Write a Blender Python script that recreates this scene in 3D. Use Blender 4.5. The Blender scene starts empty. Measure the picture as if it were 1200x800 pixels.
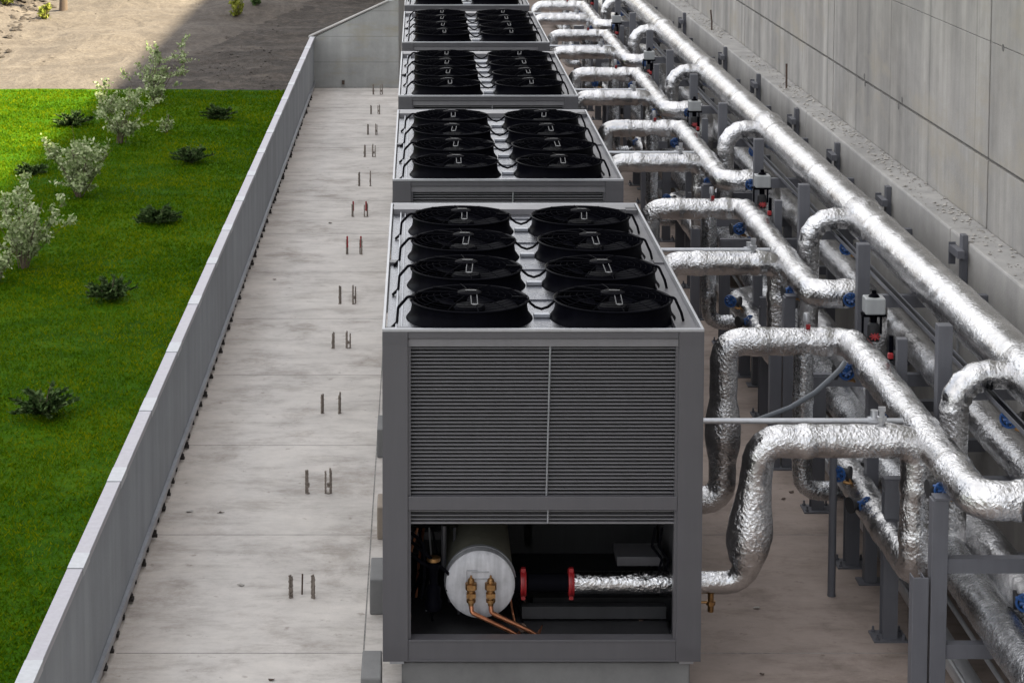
import bpy, math, random
from mathutils import Vector, Matrix, noise
random.seed(7)
D = bpy.data
S = bpy.context.scene
COL = S.collection
PI = math.pi
# ------------------------------------------------------------------ camera model (pixels of the 1200x800 photograph)
FPX, PX0, PY0, PITCH = 2480.0, 490.5, -30.0, math.radians(4.73)
CZ = 6.40
SP, CP = math.sin(PITCH), math.cos(PITCH)
def ratio(py):
    v = (py-PY0)/FPX
    return (SP+v*CP)/(CP-v*SP)
def G(px, py, z):                       # point of the plane at height z seen at a pixel
    y = (CZ-z)/ratio(py)
    return Vector(((px-PX0)/FPX*(y*CP+(CZ-z)*SP), y, z))
def P(px, py, y):                       # point of the plane at distance y seen at a pixel
    h = y*ratio(py)
    return Vector(((px-PX0)/FPX*(y*CP+h*SP), y, CZ-h))
# ------------------------------------------------------------------ materials
def newmat(name):
    m = D.materials.new(name); m.use_nodes = True
    nt = m.node_tree; nt.nodes.clear()
    out = nt.nodes.new('ShaderNodeOutputMaterial'); b = nt.nodes.new('ShaderNodeBsdfPrincipled')
    nt.links.new(b.outputs[0], out.inputs[0])
    tc = nt.nodes.new('ShaderNodeTexCoord')
    return m, nt, b, tc
def N(nt, kind, **kw):
    n = nt.nodes.new(kind)
    for k, v in kw.items():
        if k in n.inputs: n.inputs[k].default_value = v
        else: setattr(n, k, v)
    return n
def L(nt, a, b): nt.links.new(a, b)
def mapping(nt, src, scale=(1,1,1), loc=(0,0,0)):
    mp = nt.nodes.new('ShaderNodeMapping'); mp.inputs['Scale'].default_value = scale; mp.inputs['Location'].default_value = loc
    L(nt, src, mp.inputs['Vector']); return mp.outputs[0]
def tex(nt, vec, scale, detail=4, rough=.6, dist=0):
    n = N(nt, 'ShaderNodeTexNoise'); n.inputs['Scale'].default_value = scale; n.inputs['Detail'].default_value = detail
    n.inputs['Roughness'].default_value = rough; n.inputs['Distortion'].default_value = dist
    L(nt, vec, n.inputs['Vector']); return n.outputs[0]
def ramp(nt, f, stops):
    r = nt.nodes.new('ShaderNodeValToRGB'); e = r.color_ramp.elements
    while len(e) < len(stops): e.new(.5)
    for i, (p, c) in enumerate(stops):
        e[i].position = p; e[i].color = (c[0], c[1], c[2], 1) if hasattr(c, '__len__') else (c, c, c, 1)
    L(nt, f, r.inputs[0]); return r.outputs[0]
def mix(nt, f, a, b, mode='MIX'):
    m = nt.nodes.new('ShaderNodeMix'); m.data_type = 'RGBA'; m.blend_type = mode
    for s, v in ((0, f), (6, a), (7, b)):
        if hasattr(v, 'is_linked') or hasattr(v, 'links'): L(nt, v, m.inputs[s])
        elif s == 0: m.inputs[0].default_value = v
        else: m.inputs[s].default_value = (v[0], v[1], v[2], 1)
    return m.outputs[2]
def math_(nt, op, a, b=None, c=None):
    m = nt.nodes.new('ShaderNodeMath'); m.operation = op
    for i, v in enumerate((a, b, c)):
        if v is None: continue
        if isinstance(v, (int, float)): m.inputs[i].default_value = v
        else: L(nt, v, m.inputs[i])
    return m.outputs[0]
def bump(nt, h, b, dist=.01, st=1.0, prev=None):
    n = nt.nodes.new('ShaderNodeBump'); n.inputs['Distance'].default_value = dist; n.inputs['Strength'].default_value = st
    L(nt, h, n.inputs['Height'])
    if prev is not None: L(nt, prev, n.inputs['Normal'])
    L(nt, n.outputs[0], b.inputs['Normal']); return n.outputs[0]

def paint(name, col, rough=.45, metal=0., var=.12, scale=3, spec=.5, bd=.0005):
    m, nt, b, tc = newmat(name)
    n1 = tex(nt, tc.outputs['Object'], scale, 6, .65)
    n2 = tex(nt, mapping(nt, tc.outputs['Object'], (14, 14, 1.2)), 1.5, 4, .6)
    f = math_(nt, 'MULTIPLY', math_(nt, 'ADD', n1, n2), .5)
    lo = [c*(1-var) for c in col]; hi = [c*(1+var) for c in col]
    L(nt, ramp(nt, f, [(.35, lo), (.65, hi)]), b.inputs['Base Color'])
    L(nt, ramp(nt, n1, [(.3, rough*.85), (.7, min(1, rough*1.2))]), b.inputs['Roughness'])
    b.inputs['Metallic'].default_value = metal
    if 'Specular IOR Level' in b.inputs: b.inputs['Specular IOR Level'].default_value = spec
    if name.startswith('black_'): b.inputs['IOR'].default_value = 1.07
    bump(nt, tex(nt, tc.outputs['Object'], 120, 2), b, bd, .6)
    return m

def foil(name, tint=(.74,.735,.74), wr=1.0, rough=.15):
    m, nt, b, tc = newmat(name)
    oc = tc.outputs['Object']
    oi = nt.nodes.new('ShaderNodeObjectInfo')
    ad = nt.nodes.new('ShaderNodeVectorMath'); ad.operation = 'ADD'
    L(nt, oc, ad.inputs[0]); L(nt, oi.outputs['Location'], ad.inputs[1]); oc = ad.outputs[0]
    ns = N(nt, 'ShaderNodeTexNoise'); ns.inputs['Scale'].default_value = 9; ns.inputs['Detail'].default_value = 3; L(nt, oc, ns.inputs['Vector'])
    wv = mix(nt, .035, oc, ns.outputs['Color'], 'ADD')
    v1 = N(nt, 'ShaderNodeTexVoronoi'); v1.feature = 'F1'; v1.inputs['Scale'].default_value = 38; L(nt, wv, v1.inputs['Vector'])
    v2 = N(nt, 'ShaderNodeTexVoronoi'); v2.feature = 'F1'; v2.inputs['Scale'].default_value = 46; L(nt, wv, v2.inputs['Vector'])
    n3 = tex(nt, oc, 26, 5, .7, 1.2)
    cover = ramp(nt, tex(nt, oc, 2.3, 3), [(.36, .25), (.62, 1.)])
    n4 = tex(nt, oc, 25, 4, .65, 1.5)
    h = math_(nt, 'ADD', math_(nt, 'MULTIPLY', v1.outputs['Distance'], .65), math_(nt, 'MULTIPLY', v2.outputs['Distance'], .26))
    h = math_(nt, 'ADD', h, math_(nt, 'MULTIPLY', n4, 1.1))
    h = math_(nt, 'MULTIPLY', h, cover)
    bump(nt, h, b, .0088*wr, 1.0)
    dirt = tex(nt, oc, 2.3, 5, .7)
    c = ramp(nt, dirt, [(.36, [t*.55 for t in tint]), (.60, tint)])
    L(nt, c, b.inputs['Base Color'])
    L(nt, ramp(nt, n3, [(.3, rough*.7), (.7, rough*1.5)]), b.inputs['Roughness'])
    b.inputs['Metallic'].default_value = 1.
    return m

def concrete(name, base, var=.16, streak=0., joints=None, floor=False, stain=None, form=None):
    m, nt, b, tc = newmat(name)
    oc = tc.outputs['Object']
    big = tex(nt, oc, .45, 6, .66, .2)
    mid = tex(nt, oc, 3.2, 8, .68)
    fine = tex(nt, oc, 38, 4, .7)
    f = math_(nt, 'ADD', math_(nt, 'MULTIPLY', big, .55), math_(nt, 'MULTIPLY', mid, .45))
    lo = [c*(1-var) for c in base]; hi = [c*(1+var*.7) for c in base]
    col = ramp(nt, f, [(.36, lo), (.5, base), (.64, hi)])
    if streak:
        sv = tex(nt, mapping(nt, oc, (1.5, 1.5, .09)), 1.6, 6, .6, .15)
        col = mix(nt, streak, col, ramp(nt, sv, [(.30, (.30, .30, .32)), (.5, (.62, .61, .60)), (.68, (1., .98, .95))]), 'MULTIPLY')
        sv2 = tex(nt, mapping(nt, oc, (.32, .32, .12), (3, 9, 0)), 1.6, 4, .6, .4)
        col = mix(nt, streak*.8, col, ramp(nt, sv2, [(.36, (.55, .54, .53)), (.52, (1, 1, 1))]), 'MULTIPLY')
    if form:
        sx = nt.nodes.new('ShaderNodeSeparateXYZ'); L(nt, oc, sx.inputs[0])
        w = math_(nt, 'FRACT', math_(nt, 'MULTIPLY', sx.outputs[form[0]], 1/form[1]))
        ln = ramp(nt, w, [(0, .45), (.02, .6), (.04, 1.), (1, 1.)])
        col = mix(nt, .6, col, ln, 'MULTIPLY')
    if floor:
        sm = tex(nt, mapping(nt, oc, (.8, 1.9, 1)), 1.5, 9, .76, .1)       # sweeping and drying marks across the slab
        col = mix(nt, .75, col, ramp(nt, sm, [(.36, (.62, .60, .58)), (.5, (.95, .95, .95)), (.68, (1.12, 1.11, 1.10))]), 'MULTIPLY')
        bl = tex(nt, oc, 1.0, 9, .74, .15)
        col = mix(nt, .75, col, ramp(nt, bl, [(.34, (.60, .57, .54)), (.47, (1, 1, 1)), (.6, (1.06, 1.06, 1.05))]), 'MULTIPLY')
        sp = tex(nt, oc, 7.5, 4, .6)
        col = mix(nt, .6, col, ramp(nt, sp, [(.27, (.42, .38, .35)), (.36, (1, 1, 1))]), 'MULTIPLY')
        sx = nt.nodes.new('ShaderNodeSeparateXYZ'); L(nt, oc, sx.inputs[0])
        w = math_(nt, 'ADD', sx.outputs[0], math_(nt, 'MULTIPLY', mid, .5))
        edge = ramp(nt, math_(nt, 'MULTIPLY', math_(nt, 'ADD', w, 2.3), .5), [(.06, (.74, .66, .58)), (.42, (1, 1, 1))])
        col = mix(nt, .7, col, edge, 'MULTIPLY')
        rb = ramp(nt, math_(nt, 'MULTIPLY', math_(nt, 'SUBTRACT', w, 1.6), .5), [(0., (1, 1, 1)), (.3, (.52, .435, .40))])  # browner slab right of the chillers, with shade of units and rack painted in
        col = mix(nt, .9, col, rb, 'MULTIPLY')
        pit = ramp(nt, tex(nt, oc, 60, 2, .5), [(.23, .3), (.29, 1)])
        col = mix(nt, .5, col, pit, 'MULTIPLY')
    if stain:
        st = tex(nt, mapping(nt, oc, stain[1]), 1., 5, .7)
        col = mix(nt, ramp(nt, st, [(.52, 0), (.66, .75)]), col, stain[0])
    L(nt, col, b.inputs['Base Color'])
    b.inputs['Roughness'].default_value = .86
    h = math_(nt, 'ADD', math_(nt, 'MULTIPLY', mid, .5), math_(nt, 'MULTIPLY', fine, .3))
    bump(nt, h, b, .012, .8)
    return m

M = {}
M['unit'] = paint('unit_paint', (.078, .076, .083), .42, 0, .06)
M['unit_light'] = paint('slat_paint', (.15, .147, .155), .40, 0, .10)
M['galv'] = paint('galvanised', (.35, .36, .385), .36, .85, .12, 2.2, bd=.002)
M['deckm'] = paint('deck_sheet', (.18, .184, .205), .26, .9, .2, 1.6, bd=.003)
M['trim'] = paint('bare_edge', (.38, .385, .40), .35, .5, .08)
M['black'] = paint('black_plastic', (.0025, .0025, .0042), .35, 0, .2, spec=.5)
M['blackwire'] = paint('black_wire', (.004, .004, .0055), .35, 0, .1, spec=.14)
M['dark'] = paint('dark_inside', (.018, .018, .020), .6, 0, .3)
M['rack'] = paint('rack_paint', (.100, .102, .116), .5, 0, .12)
M['foil'] = foil('foil_wrap')
M['foil_smooth'] = foil('foil_wrap_tight', wr=.5, rough=.2)
M['foil_dull'] = foil('foil_wrap_dull', (.62, .63, .65), .8, .24)
M['wrap'] = paint('grey_wrap', (.60, .60, .61), .55, .1, .1)
M['whitebox'] = paint('white_box', (.32, .33, .335), .4, 0, .12)
M['cap'] = paint('tank_cap', (.47, .47, .49), .5, .15, .28, 7)
M['insul'] = paint('tank_jacket', (.26, .25, .19), .8, 0, .15)
M['brass'] = paint('brass', (.30, .17, .07), .35, .9, .3, 30)
M['copper'] = paint('copper', (.62, .27, .15), .3, .95, .25, 12)
M['red'] = paint('red_paint', (.26, .012, .015), .4, 0, .15)
M['blue'] = paint('blue_paint', (.015, .06, .19), .35, 0, .3, 30)
M['rust'] = paint('rust', (.075, .05, .038), .9, 0, .4, 14)
M['steel'] = paint('steel_tube', (.46, .47, .49), .35, .7, .1)
M['hose'] = paint('grey_hose', (.09, .10, .115), .5, 0, .1)
M['parapet'] = concrete('parapet_grey', (.285, .302, .32), .10, .35)
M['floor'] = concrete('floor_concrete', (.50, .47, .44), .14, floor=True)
M['wall'] = concrete('wall_concrete', (.375, .362, .343), .2, .58, form=(1, 1.865), stain=((.30, .27, .22), (.05, .35, .9)))
M['ledge'] = concrete('footing_concrete', (.37, .36, .345), .2, .4)
M['endwall'] = concrete('end_wall_concrete', (.34, .345, .335), .2, .35, form=(2, .57), stain=((.27, .25, .19), (.6, .6, 2.)))
M['block'] = concrete('block_concrete', (.16, .16, .158), .25)
M['blockw'] = concrete('block_worn', (.25, .21, .17), .3)
M['rod'] = paint('rod_steel', (.20, .17, .145), .7, .2, .4, 30)
M['grime'] = paint('grime', (.025, .02, .017), .9, 0, .5, 20)
M['slabjoint'] = paint('slab_joint', (.20, .19, .18), .9, 0, .5, 3)
M['strut'] = paint('strut_steel', (.016, .016, .018), .35, .3, .1)
M['joint'] = paint('joint_fill', (.11, .105, .10), .9, 0, .3, 20)
M['stone'] = concrete('rubble', (.37, .35, .32), .3)

# parapet cap: galvanised sheet, some lengths newer
def cap_mat(name, c, r):
    return paint(name, c, r, .55, .12, 5)
M['cap_a'] = cap_mat('cap_bright', (.40, .41, .43), .45)
M['cap_b'] = cap_mat('cap_dull', (.33, .32, .35), .42)

def lawn_material():
    m, nt, b, tc = newmat('lawn')
    oc = tc.outputs['Object']
    big = tex(nt, oc, .35, 5, .6, .6); mid = tex(nt, mapping(nt, oc, (1, 1.6, 1)), 2.4, 7, .7)
    fine = tex(nt, mapping(nt, oc, (1, .7, 1)), 55, 3, .7)
    f = math_(nt, 'ADD', math_(nt, 'MULTIPLY', big, .5), math_(nt, 'MULTIPLY', mid, .5))
    c = ramp(nt, f, [(.38, (.020, .068, .001)), (.5, (.042, .112, .002)), (.64, (.085, .16, .003))])
    c = mix(nt, .7, c, ramp(nt, fine, [(.32, (.35, .4, .3)), (.6, (1.2, 1.2, 1.1))]), 'MULTIPLY')
    L(nt, c, b.inputs['Base Color']); b.inputs['Roughness'].default_value = .85
    b.inputs['Specular IOR Level'].default_value = .03
    bump(nt, math_(nt, 'ADD', fine, math_(nt, 'MULTIPLY', mid, .6)), b, .05, 1)
    return m
M['lawn'] = lawn_material()
def blade_material(name, cols, trans=.25, scale=1.3, rough=.6):
    m, nt, b, tc = newmat(name)
    n = tex(nt, tc.outputs['Object'], scale, 7, .7)
    w = N(nt, 'ShaderNodeTexWhiteNoise'); L(nt, mapping(nt, tc.outputs['Object'], (17, 17, 17)), w.inputs['Vector'])
    g = nt.nodes.new('ShaderNodeNewGeometry')
    f = math_(nt, 'ADD', math_(nt, 'MULTIPLY', n, .72), math_(nt, 'MULTIPLY', g.outputs['Random Per Island'], .28))
    c = ramp(nt, f, [(.30, cols[0]), (.5, cols[1]), (.70, cols[2])])
    L(nt, c, b.inputs['Base Color']); b.inputs['Roughness'].default_value = rough
    b.inputs['Specular IOR Level'].default_value = .03
    t = nt.nodes.new('ShaderNodeBsdfTranslucent'); L(nt, c, t.inputs[0])
    mx = nt.nodes.new('ShaderNodeMixShader'); mx.inputs[0].default_value = trans
    out = [x for x in nt.nodes if x.type == 'OUTPUT_MATERIAL'][0]
    L(nt, b.outputs[0], mx.inputs[1]); L(nt, t.outputs[0], mx.inputs[2]); L(nt, mx.outputs[0], out.inputs[0])
    return m
M['blade'] = blade_material('grass_blade', [(.024, .064, .0005), (.060, .125, .001), (.19, .215, .002)], .5, .8)
M['pale_leaf'] = blade_material('pale_leaf', [(.11, .17, .05), (.30, .36, .17), (.60, .63, .42)], .2, 6)
M['juniper'] = blade_material('juniper_leaf', [(.016, .036, .009), (.042, .075, .022), (.13, .18, .07)], .1, 8)
M['yellow_leaf'] = blade_material('yellow_leaf', [(.10, .13, .02), (.22, .24, .04), (.36, .36, .08)], .25, 6)
M['twig'] = paint('twig', (.10, .07, .05), .9, 0, .3, 20)

def dirt_material():
    m, nt, b, tc = newmat('dirt')
    oc = tc.outputs['Object']
    a = tex(nt, mapping(nt, oc, (.5, 1.5, 1)), 1.0, 9, .75, 1.2)
    f2 = tex(nt, oc, 6, 6, .75); f3 = tex(nt, oc, 30, 3, .7)
    f = math_(nt, 'ADD', math_(nt, 'MULTIPLY', a, .6), math_(nt, 'MULTIPLY', f2, .4))
    c = ramp(nt, f, [(.38, (.022, .016, .012)), (.5, (.044, .034, .026)), (.60, (.095, .076, .06))])
    L(nt, c, b.inputs['Base Color']); b.inputs['Roughness'].default_value = .95
    h = math_(nt, 'ADD', math_(nt, 'MULTIPLY', f2, .8), math_(nt, 'MULTIPLY', f3, .3))
    bump(nt, h, b, .10, 1)
    return m
M['dirt'] = dirt_material()
def road_material():
    m, nt, b, tc = newmat('dirt_track')
    oc = tc.outputs['Object']
    a = tex(nt, mapping(nt, oc, (1.4, .9, 1)), 1.1, 9, .75, 1.2); f2 = tex(nt, oc, 14, 5, .7)
    f = math_(nt, 'ADD', math_(nt, 'MULTIPLY', a, .6), math_(nt, 'MULTIPLY', f2, .4))
    c = ramp(nt, f, [(.38, (.042, .033, .026)), (.5, (.074, .060, .048)), (.62, (.115, .096, .078))])
    L(nt, c, b.inputs['Base Color']); b.inputs['Roughness'].default_value = .95
    bump(nt, f, b, .06, 1)
    return m
M['track'] = road_material()

# ------------------------------------------------------------------ mesh builder
class MB:
    def __init__(s): s.v = []; s.f = []; s.m = []; s.mi = 0
    def add(s, vs, fs):
        o = len(s.v); s.v += [tuple(p) for p in vs]
        s.f += [tuple(i+o for i in f) for f in fs]; s.m += [s.mi]*len(fs)
    def box(s, a, b, mat=None):
        x0, y0, z0 = a; x1, y1, z1 = b
        vs = [Vector(p) for p in ((x0,y0,z0),(x1,y0,z0),(x1,y1,z0),(x0,y1,z0),(x0,y0,z1),(x1,y0,z1),(x1,y1,z1),(x0,y1,z1))]
        if mat: vs = [mat @ p for p in vs]
        s.add(vs, [(0,3,2,1),(4,5,6,7),(0,1,5,4),(1,2,6,5),(2,3,7,6),(3,0,4,7)])
    def cbox(s, c, size, rot=None):
        h = Vector(size)/2
        mt = Matrix.Translation(c) @ (rot.to_4x4() if rot else Matrix())
        s.box(-h, h, mt)
    def ring(s, pts):                                  # list of rings with equal count, closed around; caps
        n = len(pts[0]); o = len(s.v)
        for r in pts: s.v += [tuple(p) for p in r]
        for i in range(len(pts)-1):
            for j in range(n):
                k = (j+1) % n
                s.f.append((o+i*n+j, o+i*n+k, o+(i+1)*n+k, o+(i+1)*n+j)); s.m.append(s.mi)
        return o, n
    def tube(s, path, r, seg=12, cap=True, rough=0., nscale=8., seed=0.):
        path = [Vector(p) for p in path]
        rings = []; up = None
        for i, p in enumerate(path):
            d = (path[min(i+1, len(path)-1)]-path[max(i-1, 0)]).normalized()
            if up is None:
                up = Vector((0,0,1)) if abs(d.z) < .9 else Vector((0,1,0))
            sd = d.cross(up).normalized(); up = sd.cross(d).normalized()
            rr = r(i/(len(path)-1)) if callable(r) else (r[i] if hasattr(r, '__len__') else r)
            ring = []
            for j in range(seg):
                a = 2*PI*j/seg; dirv = sd*math.cos(a)+up*math.sin(a); q = p+dirv*rr
                if rough:
                    q = p+dirv*rr*(1+rough*(noise.noise(q*nscale+Vector((seed, 0, 0)))+.5*noise.noise(q*nscale*2.7+Vector((0, seed, 0)))))
                ring.append(q)
            rings.append(ring)
        o, n = s.ring(rings)
        if cap:
            s.f.append(tuple(o+j for j in range(n))); s.m.append(s.mi)
            e = o+(len(rings)-1)*n; s.f.append(tuple(e+n-1-j for j in range(n))); s.m.append(s.mi)
    def lathe(s, prof, org=(0,0,0), seg=24, axis=None, cap=False):
        org = Vector(org); q = Vector((0,0,1)).rotation_difference(Vector(axis or (0,0,1)).normalized())
        rings = [[org+q @ Vector((r*math.cos(2*PI*j/seg), r*math.sin(2*PI*j/seg), z)) for j in range(seg)] for r, z in prof]
        o, n = s.ring(rings)
        if cap:
            s.f.append(tuple(o+n-1-j for j in range(n))); s.m.append(s.mi)
            e = o+(len(rings)-1)*n; s.f.append(tuple(e+j for j in range(n))); s.m.append(s.mi)
    def cyl(s, a, b, r, seg=12): s.tube([a, b], r, seg)
    def build(s, name, mats, parent=None, smooth=False, bevel=0., loc=(0,0,0)):
        me = D.meshes.new(name); me.from_pydata(s.v, [], s.f); me.update()
        if not isinstance(mats, (list, tuple)): mats = [mats]
        for m in mats: me.materials.append(m)
        if len(mats) > 1: me.polygons.foreach_set('material_index', s.m)
        if smooth:
            me.polygons.foreach_set('use_smooth', [True]*len(me.polygons))
            try: me.set_sharp_from_angle(angle=math.radians(38))
            except Exception: pass
        o = D.objects.new(name, me); COL.objects.link(o); o.parent = parent; o.location = loc
        if bevel:
            bm = o.modifiers.new('bevel', 'BEVEL'); bm.width = bevel; bm.segments = 2; bm.limit_method = 'ANGLE'
            bm.harden_normals = False
        return o

def rounded(pts, R, step=.035, arc=9):
    pts = [Vector(p) for p in pts]; out = [pts[0]]
    for i in range(1, len(pts)-1):
        d1 = (pts[i]-pts[i-1]).normalized(); d2 = (pts[i+1]-pts[i]).normalized()
        th = d1.angle(d2)
        if th < .02: out.append(pts[i]); continue
        Ri = R[i-1] if hasattr(R, '__len__') else R
        t = Ri*math.tan(th/2); A = pts[i]-d1*t
        n = (d2-d1*d1.dot(d2)).normalized(); C = A+n*Ri
        for k in range(arc+1):
            a = th*k/arc; out.append(C-n*Ri*math.cos(a)+d1*Ri*math.sin(a))
    out.append(pts[-1])
    if step:
        res = [out[0]]
        for a, b in zip(out, out[1:]):
            n = max(1, int((b-a).length/step))
            for k in range(1, n+1): res.append(a.lerp(b, k/n))
        out = res
    return out

def tag(o, label=None, cat=None, group=None, kind=None):
    if label: o['label'] = label
    if cat: o['category'] = cat
    if group: o['group'] = group
    if kind: o['kind'] = kind
    return o
def empty(name, loc=(0,0,0), rz=0):
    o = D.objects.new(name, None); COL.objects.link(o); o.location = loc; o.rotation_euler = (0,0,rz); o.empty_display_size = .2
    return o
KIDS = {}
def copy_tree(o, parent=None, skip=()):
    c = o.copy(); COL.objects.link(c); c.parent = parent
    for ch in list(o.children):
        if ch.name.split('.')[0] in skip: continue
        copy_tree(ch, c, skip)
    return c
ORD = ['nearest', 'second nearest', 'third nearest', 'fourth nearest', 'fifth nearest', 'farthest']
def nth(i, n=999):
    w = ['first','second','third','fourth','fifth','sixth','seventh','eighth','ninth','tenth','eleventh','twelfth','thirteenth','fourteenth','fifteenth','sixteenth']
    return w[i]

# ------------------------------------------------------------------ setting
XL, YE, XW, XF, ZLED = -2.325, 46.7, 5.45, 5.10, 2.30
Y0 = 6.0; ZL = .70; PITCHU = 5.85; YU = 14.55; WALLTOP = 12.3
mb = MB()
mb.box((XL-.02, Y0-8, -.25), (XF+.5, 76, 0))
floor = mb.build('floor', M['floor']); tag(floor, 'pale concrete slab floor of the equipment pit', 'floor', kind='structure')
mb = MB()
for y in [15.45+2.57*i for i in range(-4, 23)]:
    mb.box((XL+.05, y-.004, -.01), (XF-.02, y+.004, .0015))
mb.box((-.42, Y0, -.01), (-.408, 44, .0012))
tag(mb.build('floor_joints', M['slabjoint']), 'thin dark joint lines across the concrete slab', 'joints', kind='structure')

def hz(x, y):                                             # terrain beyond the lawn
    t = max(0, y-41.4)
    z = ZL-.01 + .075*t + .0012*max(0, y-55)**2
    z = min(z, 14+.02*y)
    d = min(1, t/1.5)
    if y < 75:
        z -= .05*max(0, 1-(y-41.2)/.7)*(1+2*noise.noise(Vector((x*1.9, y*2, 9))))
        z += d*(.16*noise.noise(Vector((x*.5, y*.5, 1)))+.05*noise.noise(Vector((x*2.1, y*2.1, 4)))+.025*noise.noise(Vector((x*6, y*6, 2))))
        z += d*.9*max(0, min(1, (-9.2-x)/3))*max(0, min(1, (y-44.5)/4))     # bank on the far left
    return z
def sheet(mb, x0, x1, y0, y1, nx, ny, zf):
    o = len(mb.v)
    for j in range(ny+1):
        for i in range(nx+1):
            x = x0+(x1-x0)*i/nx; y = y0+(y1-y0)*j/ny
            mb.v.append((x, y, zf(x, y)))
    for j in range(ny):
        for i in range(nx):
            a = o+j*(nx+1)+i; mb.f.append((a, a+1, a+nx+2, a+nx+1)); mb.m.append(0)
mb = MB()
sheet(mb, -26, XL-.07, 41.2, 60, 190, 150, hz)
sheet(mb, XL-.07, -.72, YE+.22, 60, 14, 100, hz)
sheet(mb, -300, -26, -60, 60, 20, 20, lambda x, y: hz(x, y) if y > 41 else ZL-.01)
sheet(mb, -26, XL-.07, -60, 41.2, 10, 10, lambda x, y: ZL-.14)
sheet(mb, -300, -.72, 60, 400, 60, 60, hz)
sheet(mb, -.72, 300, 76, 400, 40, 40, hz)
sheet(mb, XW+.6, 300, -60, 76, 6, 6, lambda x, y: WALLTOP-.3)
tag(mb.build('ground', M['dirt'], smooth=True), 'bare brown earth sloping up beyond the lawn', 'earth', kind='structure')
# trodden dirt track
mb = MB()
def track_c(y): return -9.4+(y-41.4)*.33
sheet(mb, 0, 1, 41.45, 60, 26, 150, lambda x, y: 0)
vs = []
for (u, y, z) in mb.v:
    wob = .35*noise.noise(Vector((y*.6, u*3, 7)))
    x = track_c(y)+(u-.5)*(7.0)+wob*(2*abs(u-.5))
    e = 1-abs(2*u-1)
    rut = 0
    vs.append((x, y, hz(x, y)+min(.05, e*.4)-.02-.02*math.exp(-((u-.38)/.04)**2)-.02*math.exp(-((u-.62)/.04)**2)))
mb.v = vs
tag(mb.build('dirt_track', M['track'], smooth=True), 'pale trodden dirt track crossing the earth slope', 'track', kind='structure')
# lawn
mb = MB()
sheet(mb, -18, XL-.07, 2, 41.5, 60, 120, lambda x, y: ZL+.03*noise.noise(Vector((x*.4, y*.4, 0)))+(0 if y < 41.2 else -.02))
tag(mb.build('lawn', M['lawn'], smooth=True), 'mown green lawn beside the parapet wall', 'lawn', kind='structure')
# grass blades
mb = MB(); rnd = random.Random(3)
def blades(n, y0, y1, hgt, wid):
    for _ in range(n):
        y = y0+(y1-y0)*rnd.random()
        xm = max(-17.8, -.22*y-5)
        t = rnd.random(); x = xm+(XL-.10-xm)*t
        if t < .35 and rnd.random() > t/.35: continue
        if y > 41.15+.3*noise.noise(Vector((x*1.7, 0, 2))): continue
        if noise.noise(Vector((x*1.3, y*1.3, 5))) < -.25 and rnd.random() < .5: continue
        z = ZL+.03*noise.noise(Vector((x*.4, y*.4, 0)))
        a = rnd.random()*PI; hh = hgt*(.5+.8*rnd.random()); w = wid*(.6+.8*rnd.random())
        dx, dy = math.cos(a)*w, math.sin(a)*w
        lx, ly = rnd.uniform(-1.3, 1.3)*hh, rnd.uniform(-1.3, 1.3)*hh
        o = len(mb.v); mb.v += [(x-dx, y-dy, z-.005), (x+dx, y+dy, z-.005), (x+lx, y+ly, z+hh)]
        mb.f.append((o, o+1, o+2)); mb.m.append(0)
blades(160000, 9, 24, .028, .009); blades(110000, 24, 34, .03, .012); blades(65000, 34, 41.5, .032, .016)
tag(mb.build('grass_blades', M['blade']), 'short green grass blades growing over the lawn', 'grass', kind='stuff')

# left parapet wall
par = empty('parapet_wall', (XL, 0, 0)); tag(par, 'low blue grey parapet wall with a bright metal coping beside the lawn', 'wall')
ZP = 1.125
mb = MB(); mb.box((-.075, Y0-6, -.2), (0, YE, ZP)); mb.build('wall_panel', M['parapet'], par)
mb = MB(); rnd = random.Random(5)
y = Y0-5; i = 0
caps = [MB(), MB()]
while y < YE-.02:
    ln = 1.55 if i % 2 == 0 else .30+.1*rnd.random()
    b = caps[i % 2]
    y1 = min(y+ln, YE)
    dz = .004 if i % 2 else 0
    b.box((-.085, y, ZP+.002), (.022+dz, y1-.006, ZP+.022+dz)); b.box((.010, y, ZP-.035), (.022+dz, y1-.006, ZP+.001)); b.box((-.085, y, ZP-.035), (-.078, y1-.006, ZP+.001))
    y = y1; i += 1
tag(caps[0].build('coping', M['cap_b'], par, bevel=.003)); caps[1].build('coping_joint_cover', M['cap_a'], par)
mb = MB(); mb.box((.002, Y0, .10), (.035, YE-.01, .15)); mb.box((.002, Y0, .098), (.012, YE-.01, .02)); mb.build('base_flashing', M['galv'], par)
# brackets of the flashing
clip0 = None; rnd = random.Random(9)
for k in range(88):
    y = 13.6+.36*k+rnd.uniform(-.03, .03)
    if clip0 is None:
        b = MB(); b.box((.005, -.018, -.045), (.03, .018, 0)); b.box((.005, -.035, -.088), (.05, .03, -.06)); b.cyl((.03, 0, -.06), (.03, 0, -.02), .015, 6)
        clip0 = b.build('bracket', M['grime'], par, loc=(0, y, .095))
    else:
        c = clip0.copy(); COL.objects.link(c); c.parent = par; c.location = (rnd.uniform(-.004, .008), y, .095+rnd.uniform(-.01, .01)); c.scale = (rnd.uniform(.5, 1.2), rnd.uniform(.35, 1.1), rnd.uniform(.7, 1))

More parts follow.
